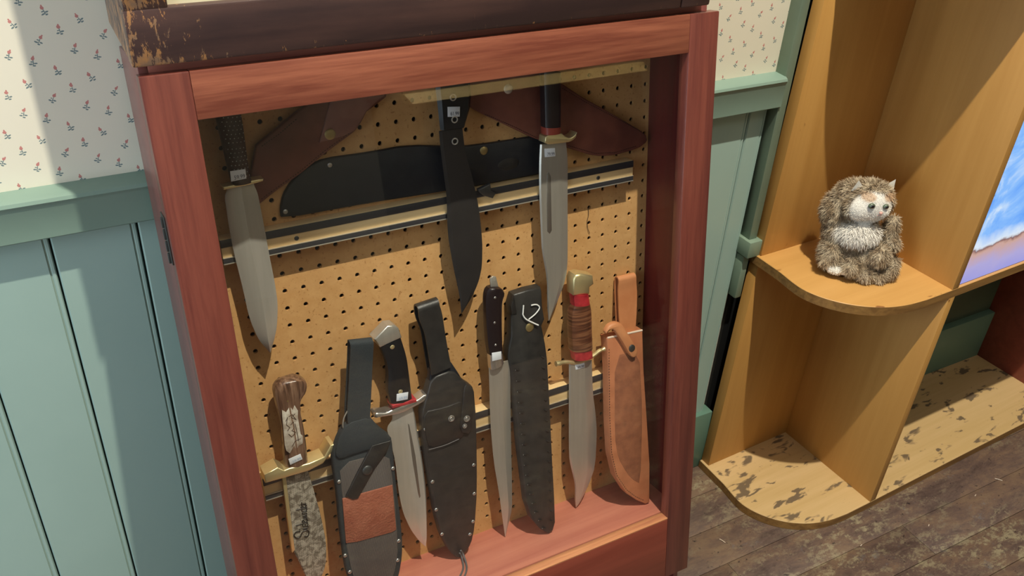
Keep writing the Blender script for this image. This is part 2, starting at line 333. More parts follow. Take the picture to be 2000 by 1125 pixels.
def chaikin(p, n=1, closed=True):
    for _ in range(n):
        q = []
        rng = range(len(p)) if closed else range(len(p) - 1)
        if not closed: q.append(p[0])
        for i in rng:
            a, b = p[i], p[(i + 1) % len(p)]
            q += [(a[0] * .8 + b[0] * .2, a[1] * .8 + b[1] * .2), (a[0] * .2 + b[0] * .8, a[1] * .2 + b[1] * .8)]
        if not closed: q.append(p[-1])
        p = q
    return p
def inset(p, d):
    s = 1 if area2(p) > 0 else -1; n = len(p); r = []
    for i in range(n):
        a, b, c = Vector(p[i - 1]), Vector(p[i]), Vector(p[(i + 1) % n])
        e1, e2 = (b - a), (c - b)
        if e1.length < 1e-6 or e2.length < 1e-6: r.append(tuple(b)); continue
        e1.normalize(); e2.normalize(); n1 = Vector((-e1.y, e1.x)) * s; n2 = Vector((-e2.y, e2.x)) * s
        m = n1 + n2
        if m.length < .3: r.append(tuple(b)); continue
        m.normalize(); k = d / max(.55, m.dot(n1)); r.append((b.x + m.x * k, b.y + m.y * k))
    return r
def plate(p, y, t, bev=.6, smooth=0):
    """slab: outline p in the xz plane, back at y, front at y - t, rounded front rim"""
    if smooth: p = chaikin(p, smooth)
    if area2(p) > 0: p = p[::-1]
    n = len(p); rings = [(p, y), (p, y - t + bev), (inset(p, bev * .35), y - t + bev * .35), (inset(p, bev), y - t)]
    V = [(a, yy, b) for ring, yy in rings for a, b in ring]; F = []
    for k in range(3):
        for i in range(n):
            j = (i + 1) % n; F.append((k * n + i, (k + 1) * n + i, (k + 1) * n + j, k * n + j))
    F.append(tuple(range(n))[::-1]); F.append(tuple(range(3 * n, 4 * n)))
    return V, F
def resample(p, n):
    d = [0.]
    for a, b in zip(p, p[1:]): d.append(d[-1] + math.hypot(a[0] - b[0], a[1] - b[1]))
    out = []
    for k in range(n):
        t = d[-1] * k / (n - 1); i = max(j for j in range(len(p) - 1) if d[j] <= t + 1e-9)
        u = (t - d[i]) / max(1e-9, d[i + 1] - d[i]); out.append((p[i][0] + (p[i + 1][0] - p[i][0]) * u, p[i][1] + (p[i + 1][1] - p[i][1]) * u))
    return out
def loft(LR, y, prof, back=None, n=30, squash=1.):
    """solid between a left and a right edge line; prof = [(s, height)] across, height towards the viewer"""
    L, R = resample(chaikin(LR[0], 1, False), n), resample(chaikin(LR[1], 1, False), n)
    back = back or [(s, -h) for s, h in prof]; K = len(prof); V, F = [], []
    loop = [(s, h) for s, h in prof] + [(s, h) for s, h in back[::-1] if 0 < s < 1]; m = len(loop)
    for k in range(n):
        (ax, az), (bx, bz) = L[k], R[k]; w = min(1, math.hypot(ax - bx, az - bz) / 14.)
        for s, h in loop: V.append((ax + (bx - ax) * s, y - h * (w if abs(h) > 0 else 1), az + (bz - az) * s))
    for k in range(n - 1):
        for i in range(m): j = (i + 1) % m; F.append((k * m + i, k * m + j, (k + 1) * m + j, (k + 1) * m + i))
    F.append(tuple(range(m))[::-1]); F.append(tuple(range((n - 1) * m, n * m))); return V, F
ROUND = lambda t, k=9: [(.5 - .5 * math.cos(math.pi * i / (k - 1)), t * math.sin(math.pi * i / (k - 1)) ** .6) for i in range(k)]
def tube(pts, r, k=8, closed=False):
    P = [Vector(p) for p in pts]; n = len(P); V, F = [], []; up = Vector((0, 1, 0))
    for i in range(n):
        a = P[i - 1] if (i or closed) else P[0]; b = P[(i + 1) % n] if (i < n - 1 or closed) else P[-1]
        t = (b - a).normalized(); s = t.cross(up)
        if s.length < .1: s = t.cross(Vector((1, 0, 0)))
        s.normalize(); u = s.cross(t); rr = r[i] if isinstance(r, list) else r
        for j in range(k): q = 2 * math.pi * j / k; V.append(tuple(P[i] + s * math.cos(q) * rr + u * math.sin(q) * rr))
    for i in range(n if closed else n - 1):
        for j in range(k): a, b = i * k + j, i * k + (j + 1) % k; c, d = ((i + 1) % n) * k + (j + 1) % k, ((i + 1) % n) * k + j; F.append((a, b, c, d))
    if not closed: F.append(tuple(range(k))[::-1]); F.append(tuple(range((n - 1) * k, n * k)))
    return V, F
def spline(p, n=6):
    out = []; q = [p[0]] + list(p) + [p[-1]]
    for i in range(1, len(q) - 2):
        for k in range(n):
            t = k / n; a, b, c, d = (Vector(x) for x in q[i - 1:i + 3])
            out.append(tuple(.5 * ((2 * b) + (c - a) * t + (2 * a - 5 * b + 4 * c - d) * t * t + (3 * b - a - 3 * c + d) * t ** 3)))
    out.append(tuple(q[-1])); return out
def dome(x, z, y, r, h, k=16):
    V, F = [], []
    rings = [(r, 0), (r, h * .35), (r * .85, h * .7), (r * .5, h * .95)]
    for rr, hh in rings:
        for j in range(k): q = 2 * math.pi * j / k; V.append((x + rr * math.cos(q), y - hh, z + rr * math.sin(q)))
    V.append((x, y - h, z)); c = len(V) - 1
    for i in range(3):
        for j in range(k): a, b = i * k + j, i * k + (j + 1) % k; F.append((a, b, b + k, a + k))
    for j in range(k): F.append((3 * k + j, 3 * k + (j + 1) % k, c))
    F.append(tuple(range(k))[::-1]); return V, F
def ringm(x, z, y, r, t): return tube([(x + r * math.cos(a), y, z + r * math.sin(a)) for a in [2 * math.pi * i / 20 for i in range(20)]], t, 8, True)
def p3(p, y): return [(a, y, b) for a, b in p]
def stitches(line, y, step=3.2, ln=1.8, w=.5):
    q = resample(line, 200); out = []; d = 0; last = q[0]
    for a, b in zip(q, q[1:]):
        d += math.hypot(a[0] - b[0], a[1] - b[1])
        if d >= step:
            d = 0; t = Vector((b[0] - a[0], b[1] - a[1])).normalized(); nx = Vector((-t.y, t.x))
            c = Vector(b); pp = [c - t * ln / 2 - nx * w, c + t * ln / 2 - nx * w, c + t * ln / 2 + nx * w, c - t * ln / 2 + nx * w]
            out.append(plate([tuple(x) for x in pp], y, .5, .1))
    return join(*out)
def text_mesh(s):
    c = bpy.data.curves.new('t', 'FONT'); c.body = s; o = bpy.data.objects.new('t', c); COL.objects.link(o)
    bpy.context.view_layer.update(); me = bpy.data.meshes.new_from_object(o.evaluated_get(bpy.context.evaluated_depsgraph_get()))
    V = [(v.co.x, v.co.y) for v in me.vertices]; F = [tuple(p.vertices) for p in me.polygons]
    bpy.data.objects.remove(o); bpy.data.curves.remove(c); bpy.data.meshes.remove(me)
    x0 = min(v[0] for v in V); x1 = max(v[0] for v in V); y0 = min(v[1] for v in V); y1 = max(v[1] for v in V)
    return [((a - x0) / (x1 - x0), (b - y0) / (y1 - y0)) for a, b in V], F

def mesh_obj(name, vf, mat, parent=None, o=(0, 0, 0), ang=35):
    V, F = vf; me = bpy.data.meshes.new(name)
    me.from_pydata([((a - o[0]) * .001, (b - o[1]) * .001, (c - o[2]) * .001) for a, b, c in V], [], F)
    bm = bmesh.new(); bm.from_mesh(me); bmesh.ops.recalc_face_normals(bm, faces=bm.faces[:])
    for f in bm.faces: f.smooth = True
    bm.to_mesh(me); bm.free(); me.set_sharp_from_angle(angle=math.radians(ang)); me.materials.append(M[mat] if isinstance(mat, str) else mat); me.update()
    ob = bpy.data.objects.new(name, me); COL.objects.link(ob)
    if parent is not None: ob.parent = parent
    return ob
class Thing:
    def __init__(s, name, label, cat, frame, o, group=None, fn=None):
        s.o = o; s.fn = fn; e = bpy.data.objects.new(name, None); COL.objects.link(e); e.empty_display_size = .02
        oo = fn(o) if fn else o
        e.matrix_world = frame @ Matrix.Translation((oo[0] * .001, oo[1] * .001, oo[2] * .001)); s.oo = oo
        e['label'] = label; e['category'] = cat; s.e = e
        if group: e['group'] = group
    def part(s, name, vf, mat, parent=None, label=None, ang=35):
        if s.fn: vf = ([s.fn(v) for v in vf[0]], vf[1])
        ob = mesh_obj(name, vf, mat, parent or s.e, s.oo, ang)
        if label: ob['label'] = label
        return ob
def struct(name, vf, mat, parent=None, frame=M_WORLD, ang=35):
    ob = mesh_obj(name, vf, mat, parent, ang=ang)
    if parent is None: ob.matrix_world = frame; ob['kind'] = 'structure'
    return ob

T = {
 'a_blade': [[(-57.3,163.1),(-58.0,156.1),(-61.7,150.9),(-61.4,145.0),(-62.3,118.8),(-61.9,89.7),(-61.3,73.2),(-58.1,28.7),(-56.3,-14.7),(-49.0,-48.6),(-37.1,-70.2)],[(-24.6,163.3),(-24.0,156.3),(-21.6,149.6),(-20.8,132.0),(-19.6,99.3),(-19.0,67.6),(-17.2,27.2),(-17.4,-4.0),(-23.2,-36.1),(-29.6,-54.0),(-36.6,-70.3)]],
 'a_guard': [(-63.0,165.4),(-62.5,161.4),(-46.4,161.8),(-23.2,162.9),(-14.3,163.9),(-13.2,167.0),(-23.8,167.5),(-45.9,165.6)],
 'a_handle': [[(-59.4,288.9),(-56.8,248.1),(-52.4,181.0),(-50.9,164.5)],[(-29.0,285.2),(-26.4,243.8),(-28.2,178.6),(-26.7,164.8)]],
 'a_tag': [(-52.4,184.4),(-34.2,184.1),(-34.8,172.4),(-53.2,171.6)],
 's1_body': [(-36.3,135.5),(-24.0,166.4),(-11.6,203.3),(42.1,236.3),(57.4,244.4),(100.5,273.9),(129.0,289.5),(180.1,283.9),(162.0,240.3),(133.9,224.9),(124.9,212.2),(115.5,202.2),(74.0,180.5),(39.2,159.4),(3.2,141.6),(-17.3,129.9),(-29.9,127.5)],
 's1_strap': [(89.2,250.8),(127.0,290.6),(181.3,284.5),(157.8,243.2),(131.8,226.3),(122.9,213.7),(113.5,203.8),(96.6,199.0),(66.6,195.6),(80.0,229.6)],
 's1_snap': [(81.2,204.4)],
 's1_stitch': [(112.9,204.0),(72.4,183.5),(37.6,162.4),(1.6,144.5),(-17.3,134.6)],
 's1_stitch2': [(-7.6,200.7),(17.8,213.5),(42.4,229.2)],
 's2_body': [(8.1,101.7),(8.1,114.9),(14.4,133.3),(26.8,148.4),(47.8,164.3),(73.6,171.2),(130.8,169.7),(190.0,170.8),(268.3,156.4),(329.1,154.2),(390.9,153.7),(417.7,152.7),(416.8,96.0),(387.9,96.0),(312.4,96.0),(236.9,97.0),(129.9,100.8)],
 's2_rivets': [(14.0,111.0),(79.4,162.0)],
 's2_snap': [(302.1,145.8)],
 's2_oval': [(340.5,119.7)],
 's2_clip': [(279.7,98.3),(300.1,103.6),(301.2,93.6),(309.1,87.7),(303.1,80.4),(289.5,86.7),(281.8,93.4)],
 'b_handle': [[(223.9,274.2),(227.0,228.0),(228.5,190.1)],[(275.2,268.3),(277.0,221.4),(264.4,189.2)]],
 'b_blade': [[(226.5,189.0),(227.3,160.9),(231.2,105.1),(231.5,93.3),(229.3,43.0),(234.2,-5.3),(241.9,-55.9),(242.9,-84.3)],[(261.3,188.1),(263.7,152.2),(271.6,121.1),(279.8,74.1),(283.0,21.2),(280.4,-18.5),(273.6,-41.5),(261.1,-63.2),(243.7,-84.5)]],
 'b_rings': [(248.1,232.1),(248.4,202.4),(246.9,173.0)],
 'b_tag': [(239.2,220.6),(257.2,218.5),(256.0,205.3),(238.5,207.4)],
 's3_body': [(278.2,214.8),(289.3,204.9),(344.0,173.5),(383.3,150.6),(434.9,130.4),(484.3,109.3),(520.6,105.0),(563.3,108.6),(581.4,117.1),(578.1,129.6),(511.2,172.2),(464.4,199.6),(425.6,226.5),(379.5,258.2),(269.5,260.5)],
 's3_stitchA': [(300.8,199.8),(344.1,176.4),(383.4,153.6)],
 's3_stitchB': [(425.5,220.0),(464.4,195.1),(511.3,168.3),(570.2,134.0)],
 's3_stitchC': [(434.9,134.3),(484.3,114.0),(520.5,109.8),(560.3,113.9)],
 's3_snap': [(340.4,228.8)],
 'c_handle': [[(385.9,248.8),(386.0,220.5),(386.2,171.3)],[(414.8,245.4),(414.4,216.9),(413.3,168.8)]],
 'c_spacer': [[(386.2,171.3),(386.4,160.9)],[(413.3,168.8),(413.0,159.9)]],
 'c_guard': [(386.4,161.7),(412.7,160.7),(417.8,155.5),(425.5,151.3),(433.4,153.1),(439.5,159.0),(437.7,150.2),(430.7,146.0),(422.9,144.9),(384.4,147.1)],
 'c_blade': [[(381.6,146.8),(379.4,118.6),(378.4,76.5),(379.9,9.0),(380.6,-16.0),(388.8,-63.0),(388.8,-111.2),(390.4,-135.4)],[(425.0,143.8),(427.7,115.2),(426.9,67.7),(426.2,-37.3),(424.2,-63.6),(417.5,-83.5),(406.1,-106.8),(391.1,-135.6)]],
 'c_fuller': [(391.0,102.1),(393.6,104.7),(396.9,97.2),(397.0,54.2),(397.2,14.1),(393.6,9.2),(389.2,14.1),(389.2,55.7)],
 'c_tag': [(387.1,140.2),(404.5,138.5),(405.1,126.4),(387.6,127.7)],
 'd_handle': [[(-10.2,-113.9),(-33.8,-112.3),(-42.1,-121.7),(-42.0,-136.0),(-40.7,-156.6),(-39.2,-178.3),(-40.7,-209.4),(-43.3,-249.3)],[(-4.0,-115.8),(4.3,-123.1),(4.6,-132.0),(1.2,-141.5),(-6.8,-147.9),(-10.0,-166.5),(-8.5,-188.5),(-8.2,-220.6),(-9.9,-251.0)]],
 'd_etch': [(-36.1,-152.4),(-31.1,-157.3),(-25.0,-149.6),(-22.0,-156.4),(-18.5,-150.2),(-15.0,-159.9),(-16.4,-169.9),(-16.1,-197.7),(-13.7,-201.0),(-15.2,-212.8),(-21.7,-214.5),(-25.3,-220.0),(-27.2,-212.3),(-29.9,-215.5),(-34.6,-222.3),(-38.8,-216.6),(-39.7,-207.1),(-38.2,-183.6),(-37.2,-164.4)],
 'd_pin': [(-25.4,-141.6)],
 'd_tag': [(-38.0,-229.9),(-20.6,-227.3),(-19.0,-236.7),(-36.8,-239.8)],
 'd_guard': [(-73.1,-244.3),(-73.7,-257.8),(-45.6,-258.8),(-11.9,-259.8),(9.1,-255.2),(25.4,-239.2),(28.1,-228.9),(22.8,-229.6),(11.8,-244.9),(-9.5,-247.7),(-38.7,-245.8),(-45.4,-246.8),(-53.7,-238.6)],
 'd_blade': [[(-48.1,-257.8),(-47.7,-285.0),(-47.3,-325.3),(-49.6,-379.4),(-48.6,-396.6),(-42.6,-421.1),(-38.0,-445.4),(-33.0,-468.2)],[(-11.9,-259.8),(-6.4,-306.7),(-2.0,-349.8),(-0.0,-398.3),(-3.4,-430.7),(-10.3,-452.0),(-19.8,-464.4),(-31.8,-470.8)]],
 'd_strip': [(-48.6,-257.3),(-43.1,-257.6),(-47.3,-391.1),(-51.8,-394.8)],
 'd_text': [(-33.1,-374.2),(-30.0,-316.0)],
 's4_loop': [(69.3,-73.0),(99.6,-79.7),(97.4,-101.4),(88.6,-151.6),(81.2,-198.1),(64.5,-197.7),(49.6,-196.1),(50.1,-175.3),(59.0,-130.2),(64.8,-100.1)],
 's4_body': [(49.2,-198.1),(82.6,-199.0),(94.6,-221.1),(110.5,-240.6),(111.2,-254.5),(109.1,-334.8),(109.7,-371.3),(108.0,-424.1),(104.3,-449.9),(97.2,-476.4),(85.1,-500.0),(63.0,-509.5),(39.2,-500.6),(23.4,-477.4),(16.6,-443.5),(15.8,-412.7),(17.1,-361.1),(20.6,-302.1),(20.0,-257.7),(22.6,-238.7),(34.7,-214.7)],
 's4_panel': [(29.3,-257.1),(103.1,-262.4),(104.4,-320.2),(100.9,-400.0),(96.6,-444.8),(86.6,-473.7),(72.0,-491.2),(39.5,-486.3),(26.5,-461.6),(23.1,-432.3),(21.7,-388.9),(26.3,-313.9)],
 's4_patch': [(25.6,-312.7),(102.3,-317.6),(99.4,-394.6),(92.7,-396.6),(38.4,-391.9),(21.3,-387.6)],
 's4_strap': [(78.9,-242.5),(107.8,-243.0),(99.6,-258.9),(80.0,-277.7),(58.6,-304.5),(48.1,-319.7),(39.7,-318.2),(30.8,-309.7),(52.8,-277.5)],
 's4_flap': [(24.6,-239.9),(33.2,-214.8),(48.4,-196.9),(80.9,-197.5),(92.9,-219.6),(107.2,-238.5),(106.7,-249.4),(57.8,-247.1),(30.9,-248.7)],
 's4_rivets': [(25.2,-285.1),(106.9,-292.0),(17.9,-409.2),(101.6,-417.2),(96.0,-450.4),(20.9,-439.9)],
 's4_snap': [(67.1,-278.2)],
 's4_ring': [(48.7,-185.5),(86.3,-194.2)],
 'e_pommel': [(103.9,-85.0),(125.0,-69.6),(135.1,-70.9),(141.4,-77.4),(145.0,-93.8),(111.4,-100.3)],
 'e_handle': [[(111.4,-100.3),(118.9,-124.2),(120.2,-145.9),(116.0,-173.4),(120.0,-198.0)],[(145.0,-93.8),(151.4,-126.4),(153.0,-166.5),(153.9,-197.5)]],
 'e_pins': [(129.0,-103.3),(134.7,-177.3)],
 'e_spacer': [(119.9,-195.8),(157.7,-196.9),(158.4,-202.4),(120.5,-201.2)],
 'e_guard': [(92.5,-204.7),(96.7,-201.8),(111.8,-206.7),(127.5,-202.7),(158.6,-201.6),(173.0,-194.7),(179.3,-198.4),(174.1,-206.2),(157.7,-211.2),(133.2,-215.7),(106.0,-212.3),(93.4,-211.1)],
 'e_tag': [(128.2,-179.0),(145.9,-181.1),(144.0,-192.6),(126.7,-190.5)],
 'e_blade': [[(121.9,-212.5),(122.9,-225.1),(111.5,-236.6),(113.9,-254.5),(119.6,-293.1),(120.0,-355.5),(123.7,-395.7),(133.1,-431.0),(145.8,-459.4),(154.8,-473.4)],[(155.2,-211.0),(157.2,-236.4),(158.5,-259.3),(162.6,-314.1),(164.1,-372.5),(161.3,-425.3),(158.3,-457.6),(155.7,-473.8)]],
 'e_fuller': [(143.8,-238.7),(146.1,-241.3),(151.3,-297.5),(153.6,-373.8),(151.6,-376.9),(149.8,-367.5),(145.7,-304.7)],
 's5_loop': [(171.2,-50.5),(181.7,-45.8),(200.6,-45.5),(206.3,-55.1),(208.7,-81.5),(212.0,-123.9),(214.8,-149.0),(198.8,-154.5),(183.2,-155.0),(181.6,-126.2),(178.8,-82.1),(171.7,-62.6)],
 's5_neck': [(185.7,-156.8),(216.6,-151.4),(229.0,-176.4),(236.3,-194.2),(180.7,-187.7),(184.0,-167.3)],
 's5_body': [(184.6,-170.1),(218.8,-166.5),(236.4,-191.6),(251.7,-206.7),(252.5,-263.5),(246.2,-389.1),(237.1,-460.6),(228.8,-488.8),(214.8,-504.5),(204.0,-509.1),(190.5,-491.0),(178.5,-455.6),(172.2,-413.2),(168.7,-359.8),(165.4,-315.2),(163.7,-270.0),(164.4,-242.6),(165.1,-221.8),(172.2,-203.2)],
 's5_pocket': [(165.8,-220.3),(200.4,-223.5),(228.6,-220.9),(230.1,-235.6),(228.8,-280.3),(218.0,-285.8),(170.2,-285.7),(165.8,-259.0)],
 's5_strap': [(234.5,-191.1),(249.6,-204.1),(246.1,-239.7),(238.7,-281.6),(220.6,-271.9),(227.6,-233.8)],
 's5_snaps': [(209.1,-244.9),(233.5,-252.0),(229.2,-263.6)],
 's5_rivets': [(167.4,-251.2),(171.0,-346.4),(173.0,-399.1),(179.0,-448.5),(241.9,-341.3),(239.4,-394.3),(233.8,-446.1),(226.9,-468.4)],
 's5_cord1': [(208.2,-44.6,-492.0),(212.1,-44.7,-501.9),(209.6,-60.4,-509.0),(202.8,-74.4,-509.0),(192.7,-86.0,-509.0),(180.1,-101.1,-509.0)],
 's5_cord2': [(206.1,-44.6,-496.2),(209.1,-44.8,-505.7),(203.3,-62.2,-509.0),(195.0,-73.8,-509.0),(184.7,-84.0,-509.0),(173.2,-97.0,-509.0)],
 's4_loopLR': [[(67.8,-76.1),(64.4,-100.4),(59.3,-130.8),(50.4,-175.8),(49.5,-193.4)],[(100.6,-81.2),(97.7,-101.9),(89.6,-152.4),(83.1,-186.1),(81.9,-195.5)]],
 's5_loopLR': [[(172.8,-51.7),(173.3,-64.6),(180.2,-86.6),(182.8,-122.5),(184.9,-155.7)],[(205.4,-48.7),(208.4,-61.5),(210.3,-83.6),(213.7,-126.1),(216.5,-151.3)]],
 's7_loopLR': [[(529.7,-99.2),(527.4,-148.8),(526.1,-183.4),(525.2,-204.3)],[(564.1,-99.9),(566.0,-123.0),(562.4,-156.7),(554.3,-201.1)]],
 's5_seam': [(168.5,-286.0),(195.5,-287.2),(218.9,-284.3)],
 'f_tang': [(292.2,-40.0),(297.2,-37.4),(301.6,-39.3),(305.1,-56.6),(292.7,-55.3)],
 'f_tanghole': [(299.7,-44.7)],
 'f_handle': [[(295.8,-53.5),(285.7,-52.8),(280.5,-63.1),(279.2,-106.0),(280.3,-142.9),(282.8,-162.5)],[(304.3,-55.6),(310.9,-60.5),(314.0,-69.6),(308.8,-79.2),(306.7,-109.5),(305.6,-165.0)]],
 'f_pins': [(294.5,-68.1),(291.8,-108.4),(291.8,-145.7)],
 'f_bolster': [[(282.8,-162.5),(283.3,-188.3)],[(305.6,-165.0),(307.0,-182.7)]],
 'f_blade': [[(282.5,-186.3),(280.4,-278.9),(282.1,-356.3),(288.2,-417.4),(291.7,-473.3),(294.8,-507.8)],[(316.4,-182.7),(321.6,-189.6),(319.1,-220.6),(317.1,-291.0),(313.1,-415.7),(310.8,-458.8),(302.8,-486.1),(295.7,-508.9)]],
 'f_tag': [(284.2,-156.7),(300.2,-158.5),(300.1,-171.6),(284.2,-170.7)],
 's6_body': [(327.2,-95.2),(334.0,-79.6),(358.0,-77.8),(381.9,-78.5),(383.7,-84.7),(382.9,-111.2),(384.8,-131.9),(378.9,-141.4),(382.8,-172.4),(384.4,-197.9),(383.0,-261.2),(381.9,-303.4),(379.3,-377.7),(377.8,-445.1),(375.6,-491.8),(369.9,-505.9),(360.7,-508.3),(345.7,-493.6),(331.6,-469.6),(324.5,-435.8),(323.2,-391.8),(321.1,-333.2),(321.4,-290.3),(318.9,-200.5),(315.4,-177.0),(318.1,-162.0),(324.2,-145.6),(327.7,-108.5)],
 's6_laceL': [(329.1,-200.7),(329.2,-239.7),(330.1,-289.6),(329.5,-327.2),(329.6,-377.9),(333.9,-416.0),(340.0,-456.4),(352.5,-493.3)],
 's6_laceR': [(375.4,-192.4),(374.7,-244.8),(373.2,-298.1),(371.9,-372.4),(370.3,-439.3),(367.6,-485.0)],
 's6_snap': [(356.9,-137.7)],
 's6_str1': [(361.3,-102.2),(367.0,-102.3),(372.3,-104.1),(375.4,-109.7),(367.5,-117.4),(355.0,-123.4)],
 's6_str2': [(347.7,-98.2),(345.8,-108.7),(345.4,-113.5),(350.0,-121.3),(361.4,-130.0),(370.4,-136.3)],
 's6_glitter': [(363.8,-107.6),(371.8,-108.7),(369.4,-115.6),(362.6,-121.5),(360.0,-120.0)],
 'g_pommel': [(430.2,-72.3),(434.4,-64.3),(443.8,-63.8),(466.4,-72.5),(468.4,-87.8),(460.7,-91.3),(460.5,-103.6),(431.1,-98.7)],
 'g_red1': [[(431.1,-98.1),(433.1,-118.0)],[(460.3,-103.0),(463.2,-122.0)]],
 'g_grip': [[(432.2,-117.8),(427.3,-129.9),(427.0,-165.7),(429.1,-197.5)],[(463.2,-122.0),(466.1,-135.3),(467.2,-175.7),(468.7,-203.0)]],
 'g_red2': [[(431.1,-198.0),(433.8,-214.7)],[(467.7,-202.7),(469.2,-219.1)]],
 'g_guardline': [(401.6,-213.7),(420.8,-216.0),(439.8,-222.7),(459.4,-222.5),(474.2,-218.5),(484.1,-213.9),(494.7,-213.1)],
 'g_blade': [[(426.5,-219.1),(426.3,-249.2),(424.7,-397.6),(428.0,-419.8),(435.8,-458.1),(435.2,-493.9),(436.6,-506.9)],[(470.5,-227.1),(473.0,-292.6),(477.8,-325.5),(481.5,-368.3),(477.6,-437.6),(464.6,-468.8),(446.1,-500.3),(437.4,-507.7)]],
 'g_tag': [(436.7,-222.6),(454.2,-224.8),(455.5,-235.1),(437.9,-234.7)],
 's7_loop': [(526.9,-95.3),(529.8,-94.2),(556.0,-96.6),(561.2,-100.6),(563.1,-111.9),(559.7,-154.5),(551.0,-205.7),(522.3,-205.5),(524.8,-146.7)],
 's7_loopback': [(526.5,-102.6),(535.5,-100.1),(533.3,-169.1),(521.9,-192.7),(525.0,-149.7)],
 's7_body': [(495.0,-191.5),(567.0,-195.7),(563.3,-263.0),(562.3,-356.8),(561.1,-436.7),(554.7,-507.9),(545.8,-507.7),(528.5,-494.7),(508.3,-474.5),(490.5,-439.0),(484.1,-395.3),(486.5,-333.7),(493.6,-243.9)],
 's7_inset': [(507.5,-224.3),(556.4,-228.3),(553.1,-338.7),(537.8,-465.5),(523.8,-453.3),(512.1,-436.8),(497.4,-403.5),(494.1,-364.7)],
 's7_stitch': [(498.1,-206.9),(494.7,-242.1),(487.5,-331.5),(485.4,-391.2),(491.7,-433.8),(508.7,-466.9),(526.2,-486.1),(541.4,-498.3)],
 's7_straptop': [(488.8,-175.2),(496.6,-166.8),(509.6,-164.9),(522.1,-170.6),(535.0,-195.6),(549.2,-220.4),(546.1,-232.0),(538.7,-233.6),(532.1,-227.4),(515.1,-192.3),(504.6,-175.7),(496.7,-175.5),(490.3,-180.7)],
 's7_snap': [(536.1,-215.0)],
 'string': [(480.0,26.8),(480.5,14.1),(478.1,4.5),(479.1,-8.4),(482.9,-16.9)],
}

def org(*keys):
    """base point of a thing: middle of its outline, at its lowest point"""
    pts = [p for k in keys for p in (T[k][0] + T[k][1] if isinstance(T[k][0], list) else T[k])]
    xs = [p[0] for p in pts]; return ((min(xs) + max(xs)) / 2, -20, min(p[1] for p in pts))

# ---------------------------------------------------------------- the room
RX0, RX1, RY0 = -2700, 3400, -3700
floor = struct('floor', box(RX0, RX1, RY0, 200, -FZ - 60, -FZ - 14), 'floor')
bw = 88.; y = 92.
k = 0
while y > -1500:
    x = -1500 - random.random() * 900
    while x < 2600:
        L = 900 + random.random() * 1500; L = min(L, 2700 - x)
        pl = mesh_obj('plank', box(x + .4, x + L - .4, y - bw + .5, y - .5, -FZ - 14, -FZ + random.uniform(-.8, 0), .7), 'floor', floor)
        x += L
    y -= bw; k += 1
wall = struct('wall_back', box(RX0, RX1, 107, 220, -FZ - 20, 3034), 'plaster')
wp = mesh_obj('wallpaper', join(box(RX0, 914, 95, 107, 150, 3034), box(1700, RX1, 95, 107, 150, 3034), box(914, 1700, 95, 107, 1900, 3034)), 'wallpaper', wall)
i = -14
while i <= 10:
    x0 = -157.6 + 102.4 * i; x1 = min(x0 + 102.4, 909)
    pl = [(x0 + 1.2, 104), (x0 + 1.2, 92.4), (x0 + 3.0, 90), (x1 - 9, 90), (x1 - 8, 91.6), (x1 - 6.5, 91.6), (x1 - 5.6, 90.4), (x1 - 2.6, 90.4), (x1 - 1.2, 92.4), (x1 - 1.2, 104)]
    V = [(a, b, z) for z in (-FZ, 120) for a, b in pl]; n = len(pl)
    F = [(a, (a + 1) % n, (a + 1) % n + n, a + n) for a in range(n)] + [tuple(range(n))[::-1], tuple(range(n, 2 * n))]
    mesh_obj('board', (V, F), 'green_board', wall); i += 1
mesh_obj('groove_backing', box(-1600, 914, 103, 107, -FZ, 120), 'green_groove', wall)
# beyond the shelving: painted panelling low down, then the same boards
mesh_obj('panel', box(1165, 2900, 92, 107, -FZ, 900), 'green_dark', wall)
mesh_obj('panel', box(925, 1165, 100, 107, -FZ, -200), 'black_gap', wall)  # black board stands in for the dark recess beside the shelving
def rail_profile(x0, x1):
    pf = [(107, 104), (68, 104), (66, 106), (66, 147), (64.5, 150), (63, 153), (65, 157), (70, 159.5), (107, 161)]
    n = len(pf); V = [(x, a, b) for x in (x0, x1) for a, b in pf]
    return V, [(a, (a + 1) % n, (a + 1) % n + n, a + n) for a in range(n)] + [tuple(range(n))[::-1], tuple(range(n, 2 * n))]
struct('trim_1', rail_profile(RX0, 913), 'green_rail')
struct('baseboard_back', join(box(RX0, 926, 78, 107, -FZ, -606, 2), box(1165, 2900, 74, 107, -FZ, -606, 2)), 'green_base')
# window behind the shelving, only its left casing shows
win = struct('window_1', box(912, 931, 70, 107, -165, 1900, 1.5), 'green_casing')
mesh_obj('dark_pane', box(931, 1180, 93, 107, -165, 1900), 'navy', win)  # window pane, darkness of the recess is put into its colour
mesh_obj('sill', box(905, 941, 58, 100, -200, -165, 2), 'green_casing', win)
mesh_obj('sill_bracket', box(908, 924, 70, 104, -300, -202, 3), 'green_casing', win)
struct('ceiling', box(RX0, RX1, RY0, 220, 3034, 3094), 'ceil')
struct('wall_left', box(RX0 - 60, RX0, RY0, 220, -FZ - 20, 3094), 'plaster')
struct('wall_right', box(RX1, RX1 + 60, RY0, 220, -FZ - 20, 3094), 'plaster')
struct('wall_front', box(RX0, RX1, RY0 - 60, RY0, -FZ - 20, 3094), 'plaster')

